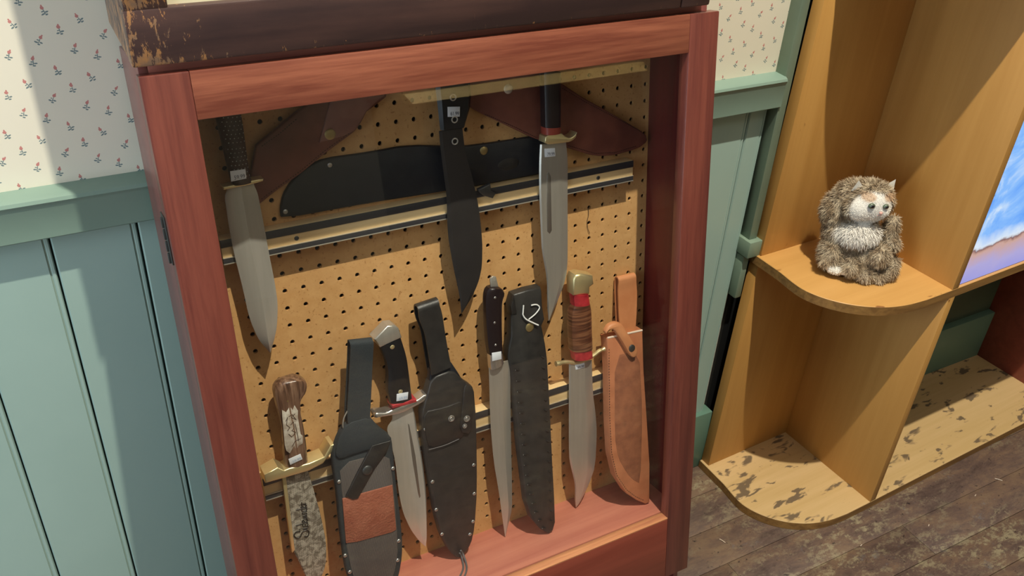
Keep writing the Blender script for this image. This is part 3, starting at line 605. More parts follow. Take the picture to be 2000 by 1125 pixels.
# ---------------------------------------------------------------- the knife case
cab = Thing('display_case', 'red-stained wooden display case with a glazed door full of knives, leaning on the green wainscot', 'display case', M_CAB, (229, -40, -700))
P = cab.part
P('side_panel', box(-140, -130, -112, 30, -700, 331, 1.2), 'cherry_side')
P('side_panel', box(592, 602, -112, 30, -700, 331, 1.2), 'cherry_side')
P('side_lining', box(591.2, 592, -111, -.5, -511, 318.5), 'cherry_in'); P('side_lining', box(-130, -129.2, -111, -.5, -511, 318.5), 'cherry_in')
P('top_panel', box(-130.2, 592.2, -112, 30, 319, 331, .8), 'cherry_top')
P('back_panel', box(-130, 592, 24, 30, -700, 319), 'backboard')
P('interior_floor', box(-130, 592, -111, 24, -524, -511, .6), 'shelf_red')
P('plinth', box(-140, 602, -112, 30, -740, -700), 'cherry_b')
# pegboard with real holes
def pegboard():
    V, F = [], []; s = 25.4; r = 3.25
    xs = [-130 + 0.] ; x0, x1, z0, z1 = -130, 592, -511, 319
    ii = range(math.ceil((x0 + 6) / s), math.floor((x1 - 6) / s) + 1); jj = range(math.ceil((z0 + 6) / s), math.floor((z1 - 6) / s) + 1)
    for i in ii:
        a0 = x0 if i == ii[0] else (i - .5) * s; a1 = x1 if i == ii[-1] else (i + .5) * s
        for j in jj:
            b0 = z0 if j == jj[0] else (j - .5) * s; b1 = z1 if j == jj[-1] else (j + .5) * s
            n = len(V); c = [(a0, b0), (a1, b0), (a1, b1), (a0, b1)]
            m = [(a1, j * s), (i * s, b1), (a0, j * s), (i * s, b0)]
            outer = [m[0], c[2], m[1], c[3], m[2], c[0], m[3], c[1]]
            hole = [(i * s + r * math.cos(q * math.pi / 8), j * s + r * math.sin(q * math.pi / 8)) for q in range(16)]
            V += [(p[0], 0, p[1]) for p in outer] + [(p[0], 0, p[1]) for p in hole] + [(p[0], 4, p[1]) for p in hole]
            for q in range(8):
                q2 = (q + 1) % 8; h0, h1, h2 = n + 8 + 2 * q, n + 8 + 2 * q + 1, n + 8 + (2 * q + 2) % 16
                F += [(n + q, n + q2, h2, h1, h0)]
            for q in range(16): F.append((n + 8 + q, n + 8 + (q + 1) % 16, n + 24 + (q + 1) % 16, n + 24 + q))
    return V, F
def peg_obj():
    V, F = pegboard(); me = bpy.data.meshes.new('pegboard')
    o = cab.o; me.from_pydata([((a - o[0]) * .001, (b - o[1]) * .001, (c - o[2]) * .001) for a, b, c in V], [], F)
    bm = bmesh.new(); bm.from_mesh(me); bmesh.ops.remove_doubles(bm, verts=bm.verts[:], dist=1e-6); bm.to_mesh(me); bm.free()
    me.materials.append(M['peg']); ob = bpy.data.objects.new('pegboard', me); COL.objects.link(ob); ob.parent = cab.e
    return ob
peg_obj()
door = P('door_stile', box(-143, -93, -132, -112, -640, 320, 1.4), 'cherry_v')
door.name = 'door'
for nm, vf, mt in (('stile', box(557.5, 607, -132, -112, -640, 320, 1.4), 'cherry_v'), ('top_rail', box(-93, 557.5, -132, -112, 269, 320, 1.2), 'cherry_h'), ('bottom_rail', box(-93, 557.5, -132, -112, -640, -513, 1.2), 'cherry_b'), ('sill_strip', box(-93, 557.5, -131.6, -114, -513, -510.5, .4), 'lip')):
    P(nm, vf, mt, door)
P('glass_pane', box(-97, 562, -119, -116, -516, 273), 'glass', door)
hg = P('hinge', join(box(-144.6, -142.8, -122, -98, 112, 168, .4), *[box(-147, -142.5, -115, -110, z, z + 12, .8) for z in (112, 126, 140, 154)]), 'screw', label='dull metal hinge')

# magnetic bars
def mag_bar(z0, z1, x0, x1, label, screws):
    t = Thing('magnetic_knife_rack', label, 'knife rack', M_CAB, ((x0 + x1) / 2, 0, z0), 'magnetic racks in the case')
    h = z1 - z0; d = 21
    t.part('wood_bar', join(box(x0, x1, -d, -.3, z0 + h * .27, z1, .8), box(x0, x1, -d + 4, -.3, z0, z0 + h * .27, .5)), 'bar_wood')
    t.part('magnet_strip', box(x0, x1, -d - 1.2, -d + 2, z0 + h * .68, z0 + h * .985, .3), 'magnet')
    t.part('magnet_strip', box(x0, x1, -d - 1.2, -d + 2, z0 + h * .04, z0 + h * .24, .3), 'magnet')
    t.part('steel_edge', join(box(x0, x1, -d - 1.8, -d + 3, z0 + h * .24, z0 + h * .275, .2), box(x0, x1, -d - 1.8, -d + 3, z0, z0 + h * .04, .2)), 'rail_edge')
    for sx in screws: t.part('screw', dome(sx, z0 + h * .48, -d, 3.1, 1.0), 'screw')
mag_bar(62, 95, -75, 549, 'upper magnetic knife rack of pale wood with dark strips, hung across the pegboard', (20, 485))
mag_bar(-299, -262, -74, 560, 'lower magnetic knife rack of pale wood, behind the bottom row of knives', (90,))

def tag_part(t, key, y, txt, mat='ink', parent=None):
    q = T[key]; g = t.part('price_tag', plate(q, y, .5, .1), 'tag', parent, label='white price sticker')
    if txt:
        V, F = text_mesh(txt); W_ = []
        for u, v in V:
            u = .22 + u * .7; v = .12 + v * .40; tl, tr, br, bl = (Vector(x) for x in q); p = bl.lerp(br, u).lerp(tl.lerp(tr, u), v); W_.append((p.x, y - .75, p.y))
        t.part('print', (W_, F), mat, g)
    return g
def stand_off(k, z0, d):                 # hangs d mm clear of the board, the foot standing out by k below z0
    return lambda v: (v[0], v[1] - d - k * max(0, z0 - v[2]), v[2])
def loop_strap(LR, yf, yb, t=2.4, n=14):
    """strap folded over: down the front, round the top, down the back, open at both sides"""
    L, R = resample(chaikin(LR[0], 1, False), n), resample(chaikin(LR[1], 1, False), n); r = (yb - yf) / 2; ym = (yf + yb) / 2
    path = [(n - 1 - i, yf + 1.2 * math.sin(math.pi * i / (n - 1)), 0) for i in range(n)]
    path += [(0, ym - r * math.cos(a), r * math.sin(a)) for a in [math.pi * k / 8 for k in range(1, 8)]] + [(i, yb, 0) for i in range(n)]
    V, F = [], []
    for m, (i, yy, up) in enumerate(path):
        a = path[max(0, m - 1)]; b = path[min(len(path) - 1, m + 1)]
        za = L[a[0]][1] + a[2]; zb = L[b[0]][1] + b[2]; d = Vector((b[1] - a[1], zb - za)); d = d.normalized() if d.length > 1e-6 else Vector((0, 1)); nx = Vector((d.y, -d.x)) * t
        for (x, z) in (L[i], R[i]):
            V.append((x, yy, z - r + up)); V.append((x, yy + nx.x, z - r + up + nx.y))
    for m in range(len(path) - 1):
        k = m * 4; q = k + 4
        F += [(k, k + 2, q + 2, q), (k + 1, q + 1, q + 3, k + 3), (k, q, q + 1, k + 1), (k + 2, k + 3, q + 3, q + 2)]
    k = (len(path) - 1) * 4; F += [(0, 1, 3, 2), (k, k + 2, k + 3, k + 1)]
    return V, F
RIDGE = lambda t: [(0, 0), (.06, t * .25), (.5, t), (.94, t * .25), (1, 0)]
def knife(name, label, keys, cat='knife', group='fixed-blade knives in the case', lean=None): return Thing(name, label, cat, M_CAB, org(*keys), group, stand_off(*lean) if lean else None)

# A: double edged dagger, top left
t = knife('dagger', 'steel dagger with a small brass guard hanging top left, stickered 59.99', ('a_blade', 'a_handle'))
t.part('blade', loft(T['a_blade'], -27, [(0, 0), (.03, .4), (.49, 4.6), (.51, 4.6), (.97, .4), (1, 0)], n=44), 'steel', ang=12)
t.part('guard', plate(T['a_guard'], -19, 16, 1.2), 'brass')
h = t.part('handle', loft(T['a_handle'], -27, ROUND(12)), 'stud_handle')
L_, R_ = T['a_handle']; st = []
for r in range(22):
    f = .03 + r * .044
    for c in range(5):
        a = resample(L_, 50)[int(f * 48)]; b = resample(R_, 50)[int(f * 48)]; s = .16 + c * .17 + (.08 if r % 2 else 0)
        st.append(dome(a[0] + (b[0] - a[0]) * s, a[1] + (b[1] - a[1]) * s, -27 - 12 * math.sin(math.acos(max(-1, min(1, 1 - 2 * s)))) ** .6 + .3, .75, .6, 6))
so = t.part('studs', join(*st), 'rivet', h); so['kind'] = 'stuff'
tag_part(t, 'a_tag', -40, '59.99')

# B: black machete
t = knife('machete', 'matt black machete with three rings in its handle, hanging centre top', ('b_blade', 'b_handle'), 'machete')
t.part('blade', loft(T['b_blade'], -27, [(0, .2), (.12, 1.6), (.5, 1.8), (.75, 1.8), (1, 0)], n=40), 'black_blade', ang=12)
t.part('handle', loft(T['b_handle'], -27, [(0, 0), (.1, 4.6), (.9, 4.6), (1, 0)]), 'black_handle')
for x, z in T['b_rings']: t.part('ring', ringm(x, z, -32, 4.0, .95), 'ring')
tag_part(t, 'b_tag', -31.8, '61.99')

# C: large bowie
t = knife('bowie_knife', 'big bowie knife with a curled brass guard and long fuller, hanging top right', ('c_blade', 'c_handle'))
t.part('blade', loft(T['c_blade'], -27, [(0, .1), (.04, 2.4), (.66, 2.8), (.70, 2.6), (1, 0)], n=44), 'steel_dim', ang=12)
t.part('fuller', plate(T['c_fuller'], -28.6, 1.3, .4), 'steel_fuller')
t.part('handle', loft(T['c_handle'], -27, ROUND(12)), 'dark_handle')
t.part('spacer', loft(T['c_spacer'], -27, ROUND(12.5)), 'red_lac', label='red-brown spacer')
t.part('guard', plate(T['c_guard'], -18, 18, 1.6, 1), 'brass')
tag_part(t, 'c_tag', -29.6, '79.99')

# D: snakeskin knife
t = knife('snakeskin_knife', 'knife with lettered snakeskin-patterned blade and striped wood handle, lower left', ('d_blade', 'd_handle'))
t.part('blade', loft(T['d_blade'], -27, [(0, .6), (.05, 2.2), (.6, 2.2), (1, 0)], n=44), 'snake', ang=12)
t.part('spine_strip', plate(T['d_strip'], -25, 5.5, .5), 'brass')
h = t.part('handle', loft(T['d_handle'], -27, ROUND(13)), 'zebra')
t.part('pin', dome(*T['d_pin'][0], -39, 3.3, .9), 'brass_d')
et = t.part('etching', plate(T['d_etch'], -38.6, 1.3, .1), 'etch', h, label='pale etched design')
E0 = T['d_etch']; cx = sum(p[0] for p in E0) / len(E0); zt = max(p[1] for p in E0)
ln = []
for s in ([(-9, -22), (-5, -16), (-9, -28), (-4, -34), (-9, -38)], [(-3, -16), (3, -14), (8, -24), (1, -18), (8, -14)], [(-2, -30), (3, -26), (3, -36), (-2, -40), (4, -44), (-1, -48)], [(5, -30), (6, -44), (6, -60)], [(-6, -66), (1, -58), (10, -57)], [(-8, -44), (-4, -50), (2, -46)]):
    ln.append(tube([(cx + a * .82 + .02 * b * -9 * .1, -40.1, zt + b * .95) for a, b in s], .5, 5))
t.part('etching_lines', join(*ln), 'etch_d', h)
t.part('guard', plate(T['d_guard'], -14, 26, 1.6), 'brass')
tag_part(t, 'd_tag', -40.6, '59.99', 'ink_b')
a, b = Vector(T['d_text'][0]), Vector(T['d_text'][1]); U_ = (b - a).normalized(); V_ = Vector((-U_.y, U_.x))
SCR = [[(1.5, 1.2), (1.7, 1.9), (1.0, 2.3), (.2, 1.9), (.3, 1.3), (1.2, .9), (1.4, .2), (.7, -.2), (-.2, .1), (0, .6)],
       [(1.7, .2), (2.0, .8), (2.0, .1), (2.3, .1), (2.7, .5)], [(2.0, 1.15), (2.05, 1.25)],
       [(3.1, .75), (2.6, .7), (2.6, .1), (3.1, .2), (3.3, 1.7), (3.15, .1), (3.5, .3)], [(3.5, .4), (3.95, .65), (3.7, .85), (3.5, .4), (3.8, .0), (4.2, .3)],
       [(4.2, .7), (4.35, .05), (4.6, .6), (4.85, .05), (5.0, .7)], [(5.1, .6), (5.25, .05), (5.45, .2)], [(5.25, 1.05), (5.3, 1.12)],
       [(5.5, .05), (5.6, .65), (5.95, .6), (5.95, .05), (6.2, .2)], [(6.7, .7), (6.3, .65), (6.25, .1), (6.7, .15), (6.95, 1.5), (6.8, .05), (7.1, .3)],
       [(7.1, .35), (7.5, .6), (7.25, .8), (7.1, .35), (7.4, .0), (7.7, .3)], [(7.8, .05), (7.9, .7), (8.2, .6), (8.4, .65)]]
k = (b - a).length / 8.2; ln = []
for s in SCR:
    pp = [(q.x, -29.7, q.y) for q in (a + U_ * u * k + V_ * (v - .9) * k * (1.5 if s is not SCR[0] else 1.25) for u, v in s)]
    ln.append(tube(spline(pp, 4), 0.95 if s is SCR[0] else .6, 5))
t.part('lettering', join(*ln), 'black_ink', label='black script lettering')

# E: curved black handled knife
t = knife('hunting_knife', 'curved black-handled knife with a steel pommel and red spacer, between two black sheaths', ('e_blade', 'e_handle'))
t.part('blade', loft(T['e_blade'], -27, [(0, 0), (.42, 2.6), (.46, 2.8), (.94, 2.8), (1, .4)], n=44), 'steel', ang=8)
t.part('fuller', plate(T['e_fuller'], -28.4, 1.6, .4), 'steel_fuller')
h = t.part('handle', loft(T['e_handle'], -27, ROUND(11)), 'black_handle')
for x, z in T['e_pins']: t.part('pin', dome(x, z, -37, 3.6, 1.6), 'brass', h)
t.part('pommel', plate(T['e_pommel'], -17, 20, 2.4), 'steel_dim')
t.part('spacer', plate(T['e_spacer'], -16, 22, .8), 'red_sp', label='red spacer')
t.part('guard', plate(T['e_guard'], -18, 18, 2.6, 1), 'steel_bright')
tag_part(t, 'e_tag', -38.4, '69.99', 'ink_b')

# F: black slab handle, straight
t = knife('camp_knife', 'straight knife with three-pin dark handle and lanyard tab, beside the laced sheath', ('f_blade', 'f_handle'), lean=(0.028, -300, 0))
t.part('blade', loft(T['f_blade'], -27, [(0, 1.2), (.58, 2.6), (.62, 2.6), (1, .2)], n=44), 'steel_dim', ang=8)
t.part('handle', loft(T['f_handle'], -27, ROUND(10)), 'dark_handle')
t.part('bolster', loft(T['f_bolster'], -27, ROUND(10), n=6), 'steel_bright')
t.part('tang_tab', join(plate(T['f_tang'], -25.5, 3, .4), dome(*T['f_tanghole'][0], -28.4, 1.7, .3, 8)), 'steel_dim')
for x, z in T['f_pins']: t.part('pin', dome(x, z, -36.6, 1.9, 1), 'rivet')
tag_part(t, 'f_tag', -37.4, None)

# G: red-banded leather grip
t = knife('leather_grip_knife', 'bowie knife with stacked leather grip and red bands, left of the tan sheath', ('g_blade', 'g_grip'), lean=(0.02, -380, 0))
t.part('blade', loft(T['g_blade'], -27, [(0, .1), (.05, 2.2), (.64, 2.6), (.68, 2.4), (1, 0)], n=44), 'steel_dim', ang=8)
t.part('pommel', plate(T['g_pommel'], -16, 22, 4), 'brass')
t.part('red_band', loft(T['g_red1'], -27, ROUND(12.5), n=5), 'red_sp'); t.part('red_band', loft(T['g_red2'], -27, ROUND(12.5), n=5), 'red_sp')
t.part('grip', loft(T['g_grip'], -27, ROUND(13.5)), 'grip')
g = p3(T['g_guardline'], -28); t.part('guard', tube(spline(g, 5), [4.6] * 3 + [3.4] * 24 + [3.0] * 2 + [4.2] * 2, 10), 'brass')
tag_part(t, 'g_tag', -29.4, '69.99', 'ink')

# ---- sheaths
def sheath(name, label, keys, group='leather and nylon sheaths in the case', lean=None):
    fn = stand_off(*lean) if lean else None
    return Thing(name, label, 'sheath', M_CAB, org(*keys), group, fn)
t = sheath('leather_sheath', 'oxblood leather sheath pinned diagonally at the top left, behind the dagger', ('s1_body',), lean=(0, 0, 6.4))
b = t.part('body', plate(T['s1_body'], -.6, 7, 2.0), 'oxblood')
t.part('keeper_strap', plate(T['s1_strap'], -7.4, 3, 1), 'oxblood2', label='paler keeper strap'); t.part('snap', dome(*T['s1_snap'][0], -10.2, 7.2, 2), 'brass_d')
for q in ('s1_stitch', 's1_stitch2'): t.part('stitching', stitches(T[q], -7.4), 'stitch', b)['kind'] = 'stuff'
t = sheath('long_black_sheath', 'black leather sheath lying sideways above the upper magnetic rack', ('s2_body',))
t.part('body', plate(T['s2_body'], -.3, 6, 2, 1), 'navy_leather')
for x, z in T['s2_rivets']: t.part('rivet', dome(x, z, -6.1, 3.2, 1.4), 'rivet')
t.part('snap', dome(*T['s2_snap'][0], -6.1, 6.2, 2.4), 'brass_d')
x, z = T['s2_oval'][0]; t.part('stamp', plate([(x + 17 * math.cos(a), z + 9 * math.sin(a)) for a in [i * math.pi / 8 for i in range(16)]], -6.1, .7, .4), 'black_leather2')
t.part('belt_clip', plate(T['s2_clip'], -22.5, 5, 2), 'screw', label='dark metal clip')
t = sheath('brown_leather_sheath', 'dark brown leather sheath pinned diagonally at the top right, behind the big bowie', ('s3_body',), lean=(0, 0, 6.4))
b = t.part('body', plate(T['s3_body'], -.6, 7, 2.0, 1), 'oxblood')
for q in ('s3_stitchA', 's3_stitchB', 's3_stitchC'): t.part('stitching', stitches(T[q], -7.4), 'stitch', b)['kind'] = 'stuff'
t.part('snap', dome(*T['s3_snap'][0], -7.4, 7, 2.6), 'ring')
t = sheath('nylon_sheath', 'grey and black ribbed nylon sheath with a brown leather patch and belt loop', ('s4_body',), lean=(0.06, -120, 20))
bd = t.part('body', plate(T['s4_body'], -10, 11, 3, 1), 'nylon')
t.part('ribbed_panel', plate(T['s4_panel'], -20.5, 1.6, .6, 1), 'ribbed', label='grey ribbed panel')
t.part('leather_patch', plate(T['s4_patch'], -21.8, 1.8, .7), 'patch', label='brown embossed leather patch')
t.part('top_flap', plate(T['s4_flap'], -20.8, 3.4, 1, 1), 'nylon')
sp = t.part('retention_strap', plate(T['s4_strap'], -21.9, 3.6, 1), 'black_leather2'); t.part('snap', dome(*T['s4_snap'][0], -25.4, 7.6, 3), 'screw', sp)
t.part('belt_loop', loop_strap(T['s4_loopLR'], -23, -9, 2), 'nylon')
for x, z in T['s4_rivets']: t.part('rivet', dome(x, z, -20.7, 3.1, 2.2), 'rivet')
(ax, az), (bx, bz) = T['s4_ring']
t.part('wire_ring', tube(spline([(ax + 3, -21, az + 6), (ax - 4, -20, az - 6), (ax - 4, -18, az - 22), (ax + 18, -14, az - 28)], 5), 1.0, 6), 'ring')
t = sheath('looped_black_sheath', 'plain black leather sheath with tall belt loop, snap strap and trailing cord', ('s5_body',), lean=(0.018, -100, 15.5))
t.part('body', plate(T['s5_body'], -4, 17, 3, 1), 'black_leather')
t.part('neck', plate(T['s5_neck'], -6, 12, 2, 1), 'navy_leather'); t.part('belt_loop', loop_strap(T['s5_loopLR'], -22, -3, 2.8), 'black_leather')
t.part('pocket', plate(T['s5_pocket'], -20.8, 3, 1, 1), 'black_leather2'); sp = t.part('retention_strap', plate(T['s5_strap'], -20.9, 5, 1.2, 1), 'black_leather2')
for i, (x, z) in enumerate(T['s5_snaps']): t.part('snap', join(ringm(x, z, -24 if i == 0 else -26.2, 4.2 if i < 2 else 2.8, 1.2), dome(x, z, -23.6 if i == 0 else -25.8, 2.8 if i < 2 else 1.8, 1.6, 10)), 'rivet')
for x, z in T['s5_rivets']: t.part('rivet', dome(x, z, -20.7, 3.0, 1.8), 'rivet')
t.part('seam', tube(spline(p3(T['s5_seam'], -24), 5), .7, 6), 'string_g')
for c in ('s5_cord1', 's5_cord2'): t.part('cord', tube(spline([(x, y + 15.5 + .018 * (-100 - z), z) for x, y, z in T[c]], 6), 1.5, 8), 'string_g', label='grey cord')
t = sheath('laced_sheath', 'black leather sheath with laced edges and a loose white string at its snap', ('s6_body',), lean=(0.106, -80, 0))
b = t.part('body', plate(T['s6_body'], -4, 16, 3), 'black_leather')
def lace(line, w):
    q = resample(line, 17); return join(*[tube([(x - w, -20, z + 2.4), (x, -21.4, z + .4), (x + w, -20, z - 2)], 1.05, 6) for x, z in q])
t.part('lacing', lace(T['s6_laceL'], 3.2), 'black_leather2', b); t.part('lacing', lace(T['s6_laceR'], 2.4), 'black_leather2', b)
t.part('lace_holes', join(*[dome(x - 3, z, -19.6, .8, .9, 6) for x, z in resample(T['s6_laceL'], 17)]), 'rivet', b)
t.part('snap', dome(*T['s6_snap'][0], -19.8, 7.2, 2.2), 'brass_d')
t.part('string', join(tube(spline(p3(T['s6_str1'], -22.4), 5), 1.0, 6), tube(spline(p3(T['s6_str2'], -23.6), 5), 1.1, 6)), 'string_w', label='white string')
t.part('fold', plate([(x, z) for x, z in T['s6_body'][-1:] + T['s6_body'][:2] + [(T['s6_body'][1][0] + 2, T['s6_body'][0][1] - 14)]], -19.8, 2.5, .8), 'black_leather2')
t = sheath('tan_sheath', 'tan leather sheath with a curled snap strap at the right end of the lower row', ('s7_body',), lean=(0.162, -120, 0))
b = t.part('body', plate(T['s7_body'], -4, 18, 2.4), 'tan_body')
t.part('suede_panel', plate(T['s7_inset'], -21.8, .6, .3, 1), 'tan_suede', b, label='darker suede panel')
t.part('stitching', stitches(T['s7_stitch'], -21.9, 3.6, 2.2, .45), 'stitch', b)
t.part('belt_loop', loop_strap(T['s7_loopLR'], -16, -3, 2.4), 'tan')
sp = t.part('snap_strap', plate(T['s7_straptop'], -22.2, 9, 3, 1), 'tan'); t.part('snap', dome(*T['s7_snap'][0], -31, 6.2, 2), 'screw', sp)
(ax, az), (bx, bz) = T['s7_body'][0], T['s7_body'][1]
t.part('mouth_edge', tube([(ax + 2, -21, az), (bx - 1, -21, bz)], 1.6, 6), 'pale_edge', b)
tt = Thing('loose_thread', 'thin dark thread hanging on the bare pegboard right of the big bowie', 'thread', M_CAB, (T['string'][0][0], 0, T['string'][-1][1]))
tt.part('strand', tube(spline(p3(T['string'], -1.6), 5), .45, 5), 'hair')

# ---------------------------------------------------------------- dark cabinet standing on the case
t = Thing('dark_cabinet', 'old dark wooden case with chipped lacquer standing on top of the red display case', 'cabinet', M_WORLD, (-147, -75, 347.5))
t.part('bottom_rail', box(-147, 538, -75, -53, 347.5, 405, 3), 'distressed')
t.part('stile', box(-146, -104, -74.5, -53, 403, 1000, 2.5), 'distressed'); t.part('stile', box(539, 587, -75, -53, 347.5, 1000, 3), 'distressed')
t.part('side_panel', box(-146.5, -134, -53.5, 78, 350, 1000, 2), 'distressed'); t.part('side_panel', box(574, 586.5, -53.5, 78, 350, 1000, 2), 'distressed')
t.part('back_panel', box(-134, 574, 68, 78, 350, 1000), 'distressed'); t.part('bottom_board', box(-134, 574, -53, 68, 350, 362), 'distressed')
t.part('mount', box(-104, 539, -66, -60, 404, 1000), 'cream', label='cream mount'); t.part('print', box(-96, 531, -66.6, -65.8, 413, 1000), 'glassprint')

# ---------------------------------------------------------------- shelving on the right
H = 548.; SW = 254.; LD = 242.
def shf(v): return (v[0] + SHK * v[2], v[1], v[2])
ARC = [(-8, -60), (-14, -112), (-8, -146), (10, -180), (38, -210), (76, -234), (120, -248), (170, -253.5), (230, SW * -1)]
def shelf_board(z1, z0, xr, yb, bevel=1.0):
    p = [(-5, 24)] + ARC + [(xr, -SW), (xr, yb)]
    if yb > 24: p += [(LD + 20, yb), (LD + 20, 24)]
    p = [p[0]] + [tuple(q[:2]) for q in spline([(a, b, 0) for a, b in p[1:9]], 4)] + p[9:]
    n = len(p); q = inset(p, bevel); q = q
    V = [(a, b, z0) for a, b in p] + [(a, b, z1 - bevel) for a, b in p] + [(a, b, z1) for a, b in q]
    F = [tuple(range(n)), tuple(range(2 * n, 3 * n))[::-1]]
    for k in (0, 1):
        for i in range(n): j = (i + 1) % n; F.append((k * n + i, k * n + j, (k + 1) * n + j, (k + 1) * n + i))
    return V, F
t = Thing('corner_shelving', 'tall wooden shelving unit with rounded corner shelves, standing against the wall on the right', 'shelving', M_SHELF, (0, 0, -20), fn=shf)
XR = 1250
def edged(ob):
    ob.data.materials.append(M['ply_edge'])
    for p in ob.data.polygons:
        if abs(p.normal.z) < .4: p.material_index = 1
edged(t.part('bottom_shelf', shelf_board(0, -20, XR, 24), 'ply_floor')); edged(t.part('middle_shelf', shelf_board(H, H - 19, XR, 24), 'ply_h'))
t.part('upper_shelf', shelf_board(1180, 1161, XR, 24), 'ply_h')
t.part('back_panel', box(0, LD + 18, 0, 24, 0, H - 19, .8), 'ply'); t.part('back_panel', box(0, LD + 18, 0, 24, H, 1161, .8), 'ply'); t.part('back_panel', box(0, LD + 18, 0, 24, 1180, 1700, .8), 'ply')
t.part('divider', box(LD, LD + 18, -SW, 0, 0, H - 19, .8), 'ply'); t.part('divider', box(LD, LD + 18, -SW, 0, H, 1161, .8), 'ply')
t.part('divider', box(950, 968, -SW, 24, 0, H - 19, .8), 'cherry_b'); t.part('divider', box(950, 968, -SW, 24, H, 1161, .8), 'ply')  # lower far divider: its reddish shade is put into the wood colour
# display panel
s = Thing('lit_picture_panel', 'glowing blue and lavender picture panel standing on the middle shelf at the right edge', 'light panel', M_SHELF, (LD + 22, -SW + 6, H + 1), fn=shf)
s.part('housing', box(LD + 20.5, 930, -SW + 8, -SW + 34, H + 1, 890, 1.5), 'black_gap'); s.part('lit_picture', box(LD + 21, 929, -SW + 5, -SW + 8.5, H + 2, 889), 'screen')

# ---------------------------------------------------------------- the plush cat
BL = [(-4.0, 0.0, 30.5, 58, 46, 42), (-26.0, 5.0, 76.6, 50, 42, 45), (-41.4, 15.0, 111.6, 44, 40, 42), (-29.3, 10.0, 140.4, 44, 36, 36), (-20.9, -28.0, 89.8, 36, 22, 28), (-15.0, -18.0, 151.3, 40, 38, 38), (-2.0, -44.0, 145.8, 14, 13, 11), (-35.5, -30.0, 143.0, 27, 24, 25), (44.3, -5.0, 83.6, 15, 16, 34), (50.3, -18.0, 62.8, 15, 15, 15), (19.2, -40.0, 49.8, 22, 20, 20), (-57.7, -10.0, 37.0, 20, 30, 34), (-27.0, -46.0, 24.5, 18, 15, 14), (1.4, -50.0, 13.9, 16, 14, 13), (28.5, -46.0, 8.3, 16, 14, 13), (51.2, -38.0, 16.9, 15, 14, 14), (58.6, -26.0, 30.1, 13, 12, 13), (-49.0, -36.0, 17.2, 20, 15, 10), (-70.0, -26.0, 28.0, 14, 13, 11)]
CO = mm(1072.9, -55.0, -197.0); CYAW = math.radians(-28.5)
def ico(c, r, sub=3):
    bm = bmesh.new(); bmesh.ops.create_icosphere(bm, subdivisions=sub, radius=1)
    for v in bm.verts: v.co = Vector((c[0] + v.co.x * r[0], c[1] + v.co.y * r[1], c[2] + v.co.z * r[2]))
    return from_bm(bm)
